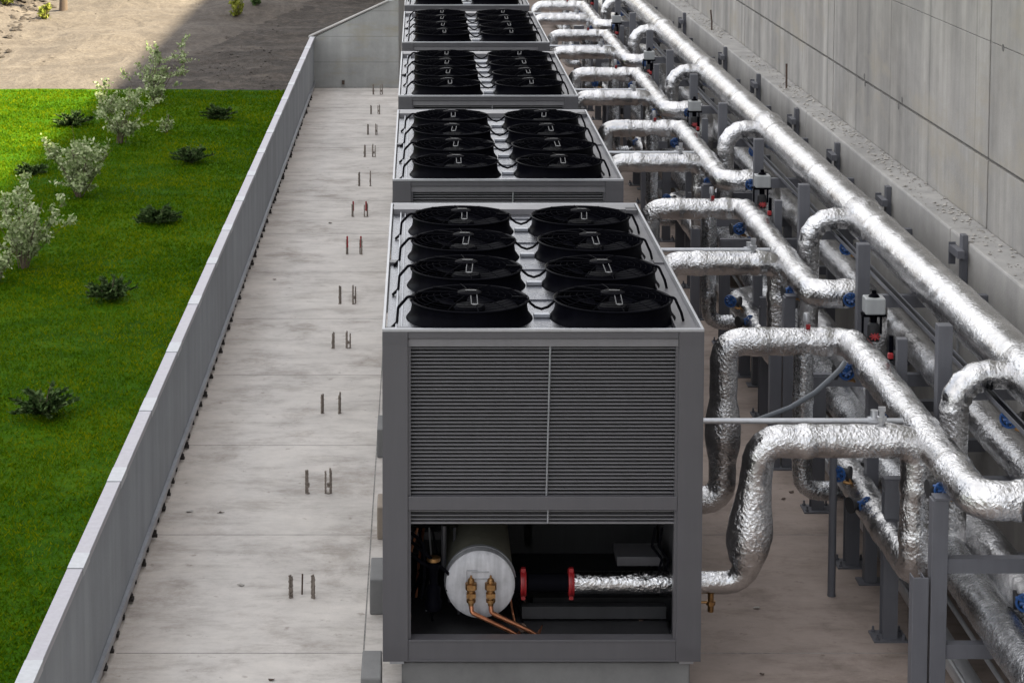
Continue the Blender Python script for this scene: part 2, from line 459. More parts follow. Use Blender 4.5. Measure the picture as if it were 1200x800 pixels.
# end wall with its raking top, and the return running away behind the chillers
ew = empty('end_wall', (XL, YE, 0)); tag(ew, 'stained grey concrete end wall with a raking top closing the pit', 'wall')
def prism_x(mb, x0, x1, y0, y1, z0a, z0b, za, zb):         # slab whose top rakes along x
    mb.add([(x0,y0,z0a),(x1,y0,z0b),(x1,y1,z0b),(x0,y1,z0a),(x0,y0,za),(x1,y0,zb),(x1,y1,zb),(x0,y1,za)],
           [(0,3,2,1),(4,5,6,7),(0,1,5,4),(1,2,6,5),(2,3,7,6),(3,0,4,7)])
mb = MB(); prism_x(mb, 0, 1.66, 0, .22, -.2, -.2, 1.12, 1.93)
mb.add([(1.66,0,-.2),(1.88,0,-.2),(1.88,29,-.2),(1.66,29,-.2),(1.66,0,1.93),(1.88,0,1.99),(1.88,29,9.9),(1.66,29,9.9)],
       [(0,3,2,1),(4,5,6,7),(0,1,5,4),(1,2,6,5),(2,3,7,6),(3,0,4,7)])
mb.build('wall_body', M['endwall'], ew)
mb = MB(); prism_x(mb, -.12, 1.66, -.03, .24, 1.123, 1.933, 1.15, 1.96); mb.build('coping', M['ledge'], ew)
mb = MB(); mb.box((.62, -.05, .08), (.68, -.002, .17)); mb.build('drain_spout', M['rust'], ew)

# right retaining wall
rw = empty('retaining_wall', (XW, 0, 0)); tag(rw, 'tall streaked concrete retaining wall with panel joints on the right', 'wall')
mb = MB()
# panels with gaps as joints
vj = [19.75+i*7.46 for i in range(-4, 9)]
Dj = lambda px: 0
# vertical joint positions from the photograph: x=1165 and x=980 on the wall plane
yA = XW*FPX/(1165-PX0); yB = XW*FPX/(980-PX0)
step = (yB-yA)
js = [yA+step*i for i in range(-4, 8)]
js = [j for j in js if j < 76]
edges = [-12]+js+[76]
zr = [(ZLED-.3, CZ-XW*(190+235)/(1165-PX0)), (CZ-XW*425/674.5, CZ-XW*.4225+0), (CZ-XW*.4225, WALLTOP)]
for a, b in zip(edges, edges[1:]):
    for (z0, z1) in zr:
        mb.box((0, a+.022, z0+(.016 if z0 < 4 else .003)), (.6, b-.022, z1-(.016 if z1 < 4 else .003)))
mb.build('wall_panel', M['wall'], rw, bevel=.004)
mb = MB(); mb.box((.03, -12, 0), (.55, 76, WALLTOP-.05)); mb.build('joint_backing', M['joint'], rw)
foot = MB()
e2 = [-12]+js+[76]
for a, b in zip(e2, e2[1:]):
    foot.box((XF-XW, a+.010, -.2), (-.002, b-.010, ZLED))
foot.build('footing_ledge', M['ledge'], rw, bevel=.02)
mb = MB(); mb.box((XF-XW+.03, -12, 0), (-.004, 76, ZLED-.04)); mb.build('footing_backing', M['joint'], rw)
# tie holes
mb = MB()
for px, py in ((1017, 92), (1018, 101), (1062, 120), (1058, 128), (1180, 58)):
    X = XW; dpt = X*FPX/(px-PX0)
    z = CZ-(ratio(py)*dpt/ (CP+ratio(py)*SP))
    mb.cyl((-.004, dpt, z), (.001, dpt, z), .035, 10)
mb.build('tie_hole', M['joint'], rw)
# rubble lying on the ledge
mb = MB(); rnd = random.Random(12)
def stone(mb, c, s):
    vs = []; k = 6
    pts = [Vector((0,0,1)), Vector((0,0,-1))]+[Vector((math.cos(a*PI/3+.3), math.sin(a*PI/3+.3), rnd.uniform(-.4,.4))) for a in range(6)]
    vs = [Vector(c)+Vector((p.x*s*rnd.uniform(.6,1.2), p.y*s*rnd.uniform(.6,1.4), p.z*s*.55*rnd.uniform(.6,1.1))) for p in pts]
    mb.add(vs, [(0, 2+i, 2+(i+1) % 6) for i in range(6)]+[(1, 2+(i+1) % 6, 2+i) for i in range(6)])
for _ in range(5200):
    y = rnd.uniform(10, 62)
    x = XF+.02+(XW-XF-.05)*rnd.random()**.7
    dens = noise.noise(Vector((y*.33, 0, 3)))
    if rnd.random() > .35+dens*1.4: continue
    s = rnd.choice((.006, .009, .012, .016, .024))
    stone(mb, (x, y, ZLED+s*.35), s)
tag(mb.build('rubble', M['stone']), 'loose gravel and mortar crumbs lying along the wall ledge', 'rubble', kind='stuff')
# stones on the dirt
mb = MB()
for _ in range(5200):
    y = 41.6+(rnd.random()**1.3)*13; x = rnd.uniform(-14, XL-.4)
    dens = noise.noise(Vector((x*.4, y*.4, 8)))+(.7 if x < -8.8 and y > 43.8 else -.25)
    if rnd.random() > .35+dens: continue
    s = rnd.choice((.02, .03, .05, .08, .12)) if x < -8.8 and y > 43.8 else rnd.choice((.015, .02, .03)); stone(mb, (x, y, hz(x, y)+s*.2), s)
tag(mb.build('scattered_stones', M['dirt']), 'clods and stones scattered over the earth slope', 'stones', kind='stuff')
# rebar standing on the ledge
for (px, py0, py1, lab) in ((925, 76, 106, 'short dark rod standing upright on the wall ledge, nearer of two'), (836, 14, 32, 'short dark rod leaning on the wall ledge, farther of two')):
    X = XF+.12; dpt = X*FPX/(px-PX0)
    mb = MB(); mb.tube([(0,0,-.02), (.0,.01,.16), (-.02 if px < 900 else 0, .02, .36)], .014, 6)
    o = mb.build('steel_rod', M['rust'], loc=(X, dpt, ZLED)); tag(o, lab, 'rod')

# ------------------------------------------------------------------ chiller
HX = 1.127; CX = .873; ZB = .31; HU = 2.40
def xf(px, y=0): return P(px, 500, YU+y).x-CX
def zf(py, y=0): return P(600, py, YU+y).z-ZB
unit = empty('chiller', (CX, YU, ZB))
tag(unit, 'nearest grey air cooled chiller with its open lower bay showing a tank', 'chiller', 'row of chillers')
UL = 4.62; T = HU
ZD = T-.05
mats_u = M['unit']
def rivets(mb, x0, x1, z, y=-.004, n=4):
    for i in range(n):
        x = x0+(x1-x0)*i/(n-1); mb.cyl((x, y+.001, z), (x, y-.004, z), .0065, 8)
xi0, xi1 = xf(478), xf(795)
for sx, (a, b) in ((-1, (-HX, xi0)), (1, (xi1, HX))):
    for yy, nm in ((0, 'corner_post'), (UL-.14, 'corner_post')):
        m_ = MB(); m_.box((a, yy, 0), (b, yy+.14, T-.022))
        if yy == 0:
            for z in (T-.06, T-.10): rivets(m_, a+.02, b-.02, z, 0, 5)
            for z in (.05, .09): rivets(m_, a+.02, b-.02, z, 0, 5)
        m_.build(nm, mats_u, unit, bevel=.004)
zt = zf(397); z2 = zf(407); zm1, zm0 = zf(582), zf(598); zl0 = zf(613); zo = zf(750)
for yy in (0, UL-.14):
    m_ = MB(); m_.box((xi0+.001, yy+.006, zt), (xi1-.001, yy+.10, T-.024))
    m_.build('top_rail', mats_u, unit, bevel=.004)
    m_ = MB(); m_.box((xi0+.001, yy+.006, .0), (xi1-.001, yy+.12, zo)); m_.box((xi0+.001, yy+.0, .0), (xi1-.001, yy+.005, .012)); m_.box((xi0+.001, yy, zo-.012), (xi1-.001, yy+.005, zo+.004)); m_.build('bottom_rail', mats_u, unit, bevel=.003)
m_ = MB(); m_.box((xi0+.001, .02, z2), (xi1-.001, .09, zt-.004)); m_.build('fascia_strip', M['unit_light'], unit, bevel=.003)
m_ = MB(); m_.box((xi0+.001, .004, zm0), (xi1-.001, .10, zm1)); m_.build('mid_rail', mats_u, unit, bevel=.004)
for sx in (-1, 1):
    for z0, z1 in ((0, zo), (1.0, 1.12)):
        x0, x1 = (-HX+.004, -HX+.10) if sx < 0 else (HX-.10, HX-.004)
        m_ = MB(); m_.box((x0, .141, z0), (x1, UL-.141, z1)); m_.build('side_rail', mats_u, unit, bevel=.004)
# louvres
def louvre(mb, z0, z1, pitch, y0=.045, x0=xi0, x1=xi1):
    n = max(1, round((z1-z0)/pitch)); p = (z1-z0)/n
    for i in range(n):
        zc = z0+p*(i+.5)
        # thin angled slat with a rolled lip
        a = [(y0, zc-.004), (y0+.003, zc-.0045), (y0+.030, zc+.001), (y0+.030, zc+.003), (y0+.001, zc+.001)]
        vs = [(x0, y, z) for y, z in a]+[(x1, y, z) for y, z in a]; k = len(a)
        mb.add(vs, [(i_, (i_+1) % k, k+(i_+1) % k, k+i_) for i_ in range(k)])
m_ = MB(); pitch = (zf(407)-zf(582))/40
louvre(m_, zm1+.004, z2-.004, pitch, .045, xi0+.02, xi1-.02)
m_.build('louvre_panel', M['unit_light'], unit)
m_ = MB(); louvre(m_, zl0, zm0-.004, pitch, .045, xi0+.02, xi1-.02); m_.box((xi0+.01, .04, zl0-.016), (xi1-.01, .07, zl0-.004)); m_.build('lower_louvre_panel', M['unit_light'], unit)
xm = xf(643)
for za, zb in ((zm1, z2), (zl0-.01, zm0)):
    m_ = MB(); m_.cyl((xm+.01*(zb-za), .038, zb), (xm-.01*(zb-za), .038, za), .008, 8); m_.build('slat_tie_rod', M['galv'], unit)
for x0, x1 in ((xi0, xi0+.02), (xi1-.02, xi1)):
    m_ = MB(); m_.box((x0, .02, zo), (x1, .10, z2-.002)); m_.build('louvre_jamb', mats_u, unit)
# dark coil behind louvre, back and side coils
m_ = MB(); m_.box((xi0, .14, zl0-.02), (xi1, .17, zt)); m_.build('coil', M['dark'], unit)
for sx in (-1, 1):
    m_ = MB()
    xo = sx*(HX-.05)
    for a, b in ((.14, UL/2-.05), (UL/2+.05, UL-.14)):
        n = 90
        for i in range(n):
            y = a+(b-a)*i/n
            m_.box((min(xo, xo+sx*.02), y, 1.13), (max(xo, xo+sx*.02), y+(b-a)/n*.5, T-.10))
        m_.box((min(xo-sx*.04, xo-sx*.002), a, 1.125), (max(xo-sx*.04, xo-sx*.002), b, T-.10))
        m_.box((min(xo-sx*.03, xo), a, zo), (max(xo-sx*.03, xo), b, .995))
    m_.build('side_panel', M['unit_light'], unit)
    m_ = MB(); m_.box((min(xo-sx*.05, xo+sx*.045), UL/2-.05, zo), (max(xo-sx*.05, xo+sx*.045), UL/2+.05, T-.03)); m_.build('side_post', mats_u, unit, bevel=.004)
m_ = MB(); m_.box((xi0, UL-.10, zo), (xi1, UL-.07, zt)); m_.build('back_panel', M['unit_light'], unit)
# roof deck
m_ = MB(); m_.box((-HX+.03, .03, ZD-.03), (HX-.03, UL-.03, ZD))
for i in range(5): 
    y = .53+1.02*(i-.5)
    if y < UL-.1: m_.box((-HX+.22, y-.008, ZD+.001), (HX-.22, y+.008, ZD+.012))
m_.build('roof_deck', M['deckm'], unit)
lip = MB()
lip.box((-HX, -.004, T-.022), (HX, .022, T)); lip.box((-HX, UL-.022, T-.022), (HX, UL+.004, T))
lip.box((-HX, .023, T-.05), (-HX+.02, UL-.023, T)); lip.box((HX-.02, .023, T-.05), (HX, UL-.023, T))
lip.build('roof_edge', M['trim'], unit, bevel=.003)
g = MB()
g.box((HX-.19, .03, ZD+.001), (HX-.178, UL-.05, ZD+.04)); g.box((HX-.17, .03, ZD+.001), (HX-.021, UL-.05, ZD+.006))
g.box((HX-.13, UL-.34, ZD+.006), (HX-.03, UL-.2, ZD+.05))
g.build('roof_channel', M['unit'], unit)
g = MB(); g.box((-HX+.09, .03, ZD+.001), (-HX+.10, UL-.05, ZD+.03)); g.box((-HX+.13, .03, ZD+.001), (-HX+.138, UL-.05, ZD+.02)); g.build('cable_channel', M['galv'], unit)
g = MB(); g.box((-HX+.03, UL-.30, ZD+.001), (HX-.03, UL-.032, ZD+.05)); g.build('rear_fascia', M['unit_light'], unit)
for x in (-.50, .54):
    g = MB(); g.lathe([(0.0, .03), (.02, .028), (.03, .015), (.032, 0)], (x, .075, ZD), 12); g.build('lifting_stud', M['steel'], unit, smooth=True)

# fans
RF = .425
def make_fan(x, y):
    f = MB()
    f.lathe([(RF+.035, 0), (RF+.02, .02), (RF+.002, .045), (RF-.006, .09), (RF-.004, .128), (RF+.008, .132), (RF+.010, .140), (RF, .145), (RF-.014, .140), (RF-.018, .10), (RF-.018, .03)], seg=56)
    f.lathe([(RF-.02, .006), (0.001, .006)], seg=40)
    fo = f.build('fan_shroud', M['black'], unit, smooth=True, loc=(x, y, ZD))
    # blades and motor
    b = MB()
    for k in range(7):
        a0 = k*2*PI/7+.2
        o = len(b.v)
        for i in range(6):
            r = .11+(RF-.05-.11)*i/5
            for j in range(4):
                a = a0+(j/3)*(.62-.1*i/5)-.1*i/5
                b.v.append((r*math.cos(a), r*math.sin(a), .040+.035*(j/3)-.008*math.sin(i)))
        for i in range(5):
            for j in range(3):
                q = o+i*4+j; b.f.append((q, q+1, q+5, q+4)); b.m.append(0)
    b.build('fan_blades', M['black'], fo, smooth=True)
    b = MB(); b.lathe([(.115, .01), (.115, .075), (.10, .09), (.001, .095)], seg=24); b.build('fan_motor', M['blackwire'], fo, smooth=True)
    w = MB()
    def dome(r): return .142+.034*(1-(r/RF)**2)
    for r in [.09, .15, .21, .26, .31, .35, .39]:
        pts = [(r*math.cos(2*PI*j/36), r*math.sin(2*PI*j/36), dome(r)) for j in range(37)]
        w.tube(pts, .0020, 4, cap=False)
    for k in range(12):
        a = k*PI/6+.13
        w.tube([(rr*math.cos(a), rr*math.sin(a), dome(rr)+.003) for rr in (.05, .15, .25, .35, RF)], .0035, 5, cap=False)
    st = MB()
    for dx in (-.022, .022): st.tube([(dx+.03, -rr, dome(rr)+.006) for rr in (.07, .14, .22, .3)], .0045, 6)
    st.lathe([(.022, 0), (.022, .010), (.001, .012)], (.03, -.30, dome(.3)), 12)
    st.box((-.03, -.02, dome(0)+.0205), (.05, .0, dome(0)+.026))
    st.build('guard_strut', M['strut'], fo)
    w.lathe([(.085, -.004), (.088, .010), (.07, .018), (.001, .020)], (0, 0, dome(0)), 20)
    w.build('fan_guard', M['blackwire'], fo, smooth=True)
    return fo
fan0 = None
fx = (-.505, .533)
for i in range(4):
    for j, x in enumerate(fx):
        y = .53+1.02*i
        if fan0 is None: fan0 = make_fan(x, y)
        else:
            c = copy_tree(fan0, unit); c.location = (x, y, ZD); c.rotation_euler = (0, 0, random.uniform(-.08, .08))
for i in range(4):
    y = .53+1.02*i
    c = MB()
    pts = [(-.505-RF+.03, y-.02, ZD+.155), (-.505-RF-.02, y-.03, ZD+.16), (-.505-RF-.09, y-.12, ZD+.10), (-HX+.10, y-.27, ZD+.03), (-HX+.06, y-.36, ZD+.01)]
    c.tube(rounded(pts, .04, .03, 4), .011, 6); c.build('fan_cable', M['blackwire'], unit, smooth=True)
    c = MB()
    a0, a1 = fx[0]+RF-.02, fx[1]-RF+.02
    pts = [(a0-.1, y-.05, ZD+.160), (a0, y-.04, ZD+.155)]+[(a0+(a1-a0)*t, y-.04-.02*math.sin(PI*t), ZD+.15-.075*math.sin(PI*t)) for t in (.15, .3, .5, .7, .85)]+[(a1, y-.04, ZD+.155), (a1+.1, y-.05, ZD+.160)]
    c.tube(pts, .010, 6); c.build('fan_cable', M['blackwire'], unit, smooth=True)
    c = MB(); c.box((.02-.06, y-.03, ZD+.002), (.02+.06, y+.03, ZD+.03)); c.build('junction_box', M['galv'], unit, bevel=.004)
    c = MB(); xr = fx[1]+RF
    c.tube(rounded([(xr-.03, y-.02, ZD+.155), (xr+.02, y-.03, ZD+.15), (xr+.06, y-.1, ZD+.06), (xr+.07, y-.14, ZD+.01)], .03, .03, 3), .010, 6); c.build('fan_cable', M['blackwire'], unit, smooth=True)
# plain bay floor + inner dark box (all units)
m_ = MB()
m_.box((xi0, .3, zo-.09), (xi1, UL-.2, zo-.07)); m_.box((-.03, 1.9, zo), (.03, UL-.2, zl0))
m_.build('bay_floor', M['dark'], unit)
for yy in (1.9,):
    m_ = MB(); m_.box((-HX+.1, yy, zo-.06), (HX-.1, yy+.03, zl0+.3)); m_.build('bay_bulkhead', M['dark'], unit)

# --- the open bay of the nearest unit
def LP(px, py, y):                      # local point of the unit at local depth y
    q = P(px, py, YU+y); return Vector((q.x-CX, y, q.z-ZB))
tc_ = LP(563, 685, .28); TR = .245
m_ = MB(); m_.lathe([(TR, 0), (TR, 1.5)], tc_+Vector((0, .10, 0)), 40, (0,1,0)); tank = m_.build('evaporator', M['insul'], unit, smooth=True)
m_ = MB(); m_.lathe([(.001, -.014), (TR*.55, -.012), (TR*.93, -.004), (TR+.004, .012), (TR+.008, .07), (TR+.008, .135)], tc_, 48, (0,1,0)); m_.build('end_cap', M['cap'], tank, smooth=True)
m_ = MB(); m_.lathe([(TR+.010, .075), (TR+.016, .08), (TR+.016, .10), (TR+.010, .105)], tc_, 48, (0,1,0))
m_.tube([tc_+Vector((dx, -.016, dz)) for dx, dz in ((-.02, .115), (-.10, .11), (-.10, .03))], .003, 5)
m_.box(tc_+Vector((-.06, -.020, .10)), tc_+Vector((.06, -.012, .104))); m_.box(tc_+Vector((-.06, -.020, .05)), tc_+Vector((.06, -.012, .054)))
m_.build('strap', M['trim'], tank)
for px in (552, 575):
    c = LP(px, 693, .20)
    m_ = MB(); m_.lathe([(.016, .10), (.024, .092), (.026, .07), (.042, .065), (.042, .02), (.030, .012), (.026, -.05), (.034, -.055), (.034, -.075), (.022, -.08), (.020, -.10)], c, 12, (0,0,1), cap=True)
    m_.cyl(c+Vector((0, .09, .02)), c, .022, 10); m_.cyl(c+Vector((0,0,.09)), c+Vector((0,0,.12)), .008, 8); m_.cbox(c+Vector((0,-.035,.045)), (.06,.03,.035)); m_.cbox(c+Vector((0,-.01,-.02)), (.066,.05,.03))
    ft = m_.build('brass_fitting', M['brass'], tank, smooth=True)
    e = LP(px+55, 745, .22)
    m_ = MB(); m_.tube(rounded([c+Vector((0,0,-.09)), c+Vector((.005,-.01,-.15)), e+Vector((-.06,0,.04)), e, e+Vector((.06,.25,-.01))], .03, .03, 4), .0165, 10); m_.build('copper_pipe', M['copper'], tank, smooth=True)
# water connection
cy = .40
wz = LP(640, 682, cy).z
def wx(px): return LP(px, 682, cy).x
m_ = MB(); m_.cyl((wx(590), cy, wz), (wx(612), cy, wz), .07, 20); m_.cyl((wx(618), cy, wz), (wx(668), cy, wz), .066, 20); m_.build('water_nozzle', M['blackwire'], unit, smooth=True)
for px in (613, 669):
    m_ = MB(); x = wx(px)
    m_.lathe([(.066, -.022), (.098, -.020), (.102, -.008), (.092, -.005), (.092, .005), (.102, .008), (.098, .020), (.066, .022)], (x, cy, wz), 28, (1,0,0)); m_.cbox((x, cy-.02, wz-.10), (.03, .04, .03)); m_.cbox((x, cy-.02, wz+.10), (.03, .04, .03)); m_.build('red_coupling', M['red'], unit, smooth=True)
# left valve, hoses, box, back beam
v = LP(508, 700, .25)
m_ = MB(); m_.lathe([(.02, .28), (.045, .25), (.045, .22), (.03, .2), (.03, .1), (.05, .08), (.05, .0), (.062, -.02), (.06, -.08), (.03, -.10)], v, 16, cap=True)
m_.build('suction_valve', M['black'], unit, smooth=True)
m_ = MB(); m_.lathe([(.012, .31), (.05, .3), (.05, .275), (.02, .27)], v, 14, cap=True); m_.build('valve_neck', M['brass'], unit, smooth=True)
for k, (a, b_) in enumerate(((484, 500), (486, 530), (483, 512))):
    m_ = MB(); p0 = LP(a, 640+12*k, .2); p1 = LP(b_-6, 700-8*k, .3)
    m_.tube(rounded([p0+Vector((-.05, .1, .1)), p0+Vector((.08, .0, .02)), p1+Vector((.02, 0, .12)), p1], .06, .03, 5), .012, 8); m_.build('hose', M['blackwire'], unit, smooth=True)
m_ = MB(); m_.box(LP(723, 663, .9), LP(772, 636, 1.2)); m_.build('terminal_box', M['unit_light'], unit, bevel=.005)
for k, px in enumerate((768, 776)):
    m_ = MB(); m_.tube(rounded([LP(px, 618, .5), LP(px-4, 640, .5), LP(px+8, 655, .5), LP(px+4, 668, .5)], .03, .03, 4), .010, 8); m_.build('hose', M['blackwire'], unit, smooth=True)
m_ = MB(); m_.box(LP(484, 632, 1.15), LP(545, 620, 1.2)); m_.build('inner_bracket', M['unit'], unit)
m_ = MB(); m_.cyl(LP(520, 615, .6), LP(520, 665, .6), .02, 10); m_.build('hose', M['unit'], unit)
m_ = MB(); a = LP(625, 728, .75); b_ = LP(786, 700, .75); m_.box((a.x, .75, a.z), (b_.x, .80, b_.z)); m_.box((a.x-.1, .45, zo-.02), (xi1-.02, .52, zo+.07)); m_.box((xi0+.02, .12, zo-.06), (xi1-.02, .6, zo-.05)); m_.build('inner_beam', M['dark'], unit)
m_ = MB(); 
rnd = random.Random(44)
for k in range(7):
    m2 = MB(); xa = 488+rnd.uniform(0, 45); p0 = LP(xa, 618, .55+.1*k); p1 = LP(xa+rnd.uniform(-10, 14), 742, .5+.08*k)
    m2.tube(rounded([p0, p0.lerp(p1, .35)+Vector((rnd.uniform(-.06, .06), 0, 0)), p0.lerp(p1, .7)+Vector((rnd.uniform(-.05, .07), -.05, 0)), p1], .05, .03, 4), rnd.uniform(.006, .014), 8)
    m2.build('hose', M[('blackwire', 'copper', 'unit', 'steel', 'blackwire', 'unit', 'copper')[k]], unit, smooth=True)
for k in range(4):
    m2 = MB(); p0 = LP(598+8*k, 700, .45+.1*k); p1 = LP(606+10*k, 742, .35)
    m2.tube(rounded([p0, p0+Vector((.02, 0, -.12)), p1], .03, .03, 4), .009, 8); m2.build('hose', M[('copper', 'blackwire', 'rust', 'blackwire')[k]], unit, smooth=True)
m2 = MB(); m2.lathe([(.03, 0), (.034, .02), (.03, .03), (.001, .03)], LP(612, 735, .3), 14, (0, -1, .3)); m2.build('gauge', M['rust'], unit, smooth=True)
m2 = MB(); m2.box(LP(700, 745, .62), LP(726, 728, .7)); m2.build('terminal_box', M['unit_light'], unit, bevel=.004)
q = LP(756, 728, .5); m_.cbox(q, (.10, .03, .02), Matrix.Rotation(.2, 3, 'Y')); m_.build('loose_strap', M['rust'], unit)

INNER = ('evaporator', 'water_nozzle', 'red_coupling', 'suction_valve', 'valve_neck', 'hose', 'terminal_box', 'inner_bracket', 'inner_beam', 'loose_strap', 'compressor', 'gauge')
ulab = [None, 'second chiller from the front, its louvres hidden behind the nearest one', 'third chiller from the front, in the middle of the row', 'fourth chiller from the front, beside the end wall', 'farthest chiller, cut off by the top of the picture']
for k in range(1, 5):
    c = copy_tree(unit, None, INNER); c.location = (CX, YU+PITCHU*k, ZB); c['label'] = ulab[k]

# plinth blocks under the chillers
wn = ['nearest', 'second', 'third', 'fourth', 'fifth']
def plinth(y0, y1, x0, x1, h, mat, lab, dz=0):
    m_ = MB(); m_.box((-(x1-x0)/2, 0, 0), ((x1-x0)/2, y1-y0, h))
    o = m_.build('plinth_block', mat, bevel=.012, loc=((x0+x1)/2, y0, 0)); tag(o, lab, 'concrete block', 'concrete blocks carrying the chillers')
bn = 0
for k in range(5):
    yb = YU+PITCHU*k
    for q, off in enumerate((-.12, 1.65, 3.35)):
        w = (-.405, -.385, -.36)[q]
        if q == 0: plinth(yb-.22, yb+.27, -.405, -.262, ZB-.025, M['block'], 'small concrete pad at the left front corner of the %s chiller' % wn[k]); w = -.12; off = .05
        plinth(yb+off, yb+off+(.5, .5, .38)[q], w, 1.93, ZB-.025, M['blockw'] if (q == 2 or (k+q) % 4 == 3) else M['block'],
               '%s concrete block under the %s chiller' % (('front', 'middle', 'rear')[q], wn[k]))
    m_ = MB(); m_.box((-.95, .02, .0), (.95, .10, .22)); m_.box((-1.1, -.10, .24), (-.98, 4.2, ZB-.02)) if False else None
o_ = None
for k in range(5):
    m_ = MB()
    for x in (-HX+.05, HX-.15): m_.box((x, .02, 0), (x+.10, UL-.02, .022))
    o = m_.build('bearing_rail', M['galv'], loc=(CX, YU+PITCHU*k, ZB-.0235)); tag(o, 'galvanised bearing rails beneath the %s chiller' % wn[k], 'rail', 'bearing rails')

# ------------------------------------------------------------------ pipes
def foilpipe(name, pts, r, R=None, mat='foil', parent=None, rough=.045, seg=28, step=.04, label=None, group=None, arc=9, cat='pipe', seed=0., loc=(0,0,0)):
    m_ = MB(); path = rounded(pts, R or r*1.25, step, arc)
    m_.tube(path, r, seg, rough=rough, nscale=5.5, seed=seed)
    o = m_.build(name, M[mat], parent, smooth=True, loc=loc)
    try:
        pass
    except Exception: pass
    if label: tag(o, label, cat, group)
    return o
def band(mb, c, axis, r, w=.07, seg=28, rough=.05):
    ax = Vector(axis).normalized(); c = Vector(c)
    mb.tube([c-ax*w/2, c-ax*w*.3, c, c+ax*w*.3, c+ax*w/2], [r*1.0, r*1.05, r*1.06, r*1.05, r*1.0], seg, rough=rough, nscale=12)

def swell(path, rr, bands):
    return [q*(1.07 if any((p-Vector(c)).length < w for c, w in bands) else 1) for p, q in zip(path, rr)]
XB, ZBp, RB = 4.52, 2.16, .193
LINES = [('main_pipe', XB, ZBp, RB, 'foil_smooth', 'largest silver foil pipe, running highest along the retaining wall', .012),
         ('lower_pipe', 4.56, 1.40, .140, 'foil', 'silver pipe running directly beneath the largest pipe', .025),
         ('floor_pipe', 4.225, .845, .160, 'foil', 'thick wrinkled silver pipe low on the rack, nearer the wall', .03),
         ('floor_pipe', 3.92, .83, .145, 'foil_dull', 'thick dull silver pipe low on the rack, nearer the chillers', .03)]
for nm, x, z, r, mt, lab, rg in LINES:
    root = empty(nm, (x, 8, z)); tag(root, lab, 'pipe')
    m_ = MB()
    path = [Vector((0, .04*i, 0)) for i in range(int((62-8)/.04))]
    per = 2.925 if nm == 'main_pipe' else 1.9
    m_.tube(path, [r*(1.035 if abs((p.y-.7+per/2) % per-per/2) < .05 else 1) for p in path], 28, rough=rg, nscale=4.5, seed=x); m_.build('foil_jacket', M[mt], root, smooth=True)
    if nm == 'main_pipe': main = root
m_ = MB(); m_.tube([Vector((4.62, 8+.06*i, .42)) for i in range(860)], .125, 24, rough=.035, nscale=5, seed=3); tag(m_.build('floor_pipe', M['foil_dull'], smooth=True), 'dull silver pipe lowest of all, close against the retaining wall footing', 'pipe')
m_ = MB(); m_.tube([(3.86, 8, .22), (3.86, 60, .22)], .085, 16); tag(m_.build('drain_pipe', M['steel'], smooth=True), 'thin plain grey pipe lowest on the rack near the floor', 'pipe')

YA, YB_ = 3.15, .35
XH, ZH = 3.68, 1.80
un = ['nearest chiller', 'second chiller', 'third chiller', 'fourth chiller', 'farthest chiller', 'hidden last chiller']
protoA = protoB = None; protos = {}
def rep(key, fn, k):
    if key not in protos: protos[key] = fn(); o = protos[key]
    else: o = copy_tree(protos[key]); 
    loc = o.location.copy(); o.location = (loc.x, protos[key+'_y']+PITCHU*k if key+'_y' in protos else loc.y, loc.z)
    return o
def make_A():
    root = empty('return_branch_pipe', (0, YU+YA, 0))
    m_ = MB(); path = rounded([(1.7, 0, .42), (2.60, 0, .42), (2.60, 0, ZH), (XH, 0, ZH), (XH, -4.1, ZH), (4.25, -4.1, ZH), (4.25, -4.1, .9)], [.16, .16, .16, .16, .15], .03, 4)
    rr = []
    for p in path:
        r = .118 if p.x < XH-.02 else .130
        if p.x < 2.72 and .75 < p.z < 1.3: r = .118+.035*math.sin((p.z-.75)/.55*PI)
        if abs(p.x-XH) < .01 and -1.9 < p.y < -.75: r = .135
        rr.append(r)
    rr = swell(path, rr, [((2.9, 0, ZH), .05), ((3.45, 0, ZH), .05), ((XH, -.75, ZH), .05), ((XH, -1.0, ZH), .09), ((XH, -2.6, ZH), .05), ((XH, -3.5, ZH), .05), ((3.98, -4.1, ZH), .05)])
    m_.tube(path, rr, 28, rough=.05, nscale=9.5); m_.build('foil_jacket', M['foil'], root, smooth=True)
    # red thermometer pocket and black-red lever
    m_ = MB(); m_.lathe([(.018, 0), (.018, .06), (.028, .065), (.028, .13), (.02, .14), (.001, .14)], (3.30, 0, ZH+.11), 12); m_.build('sensor_well', M['trim'], root, smooth=True)
    m_ = MB(); m_.cbox((3.31, -.02, ZH+.135), (.035, .04, .035)); m_.build('red_tag', M['red'], root)
    return root
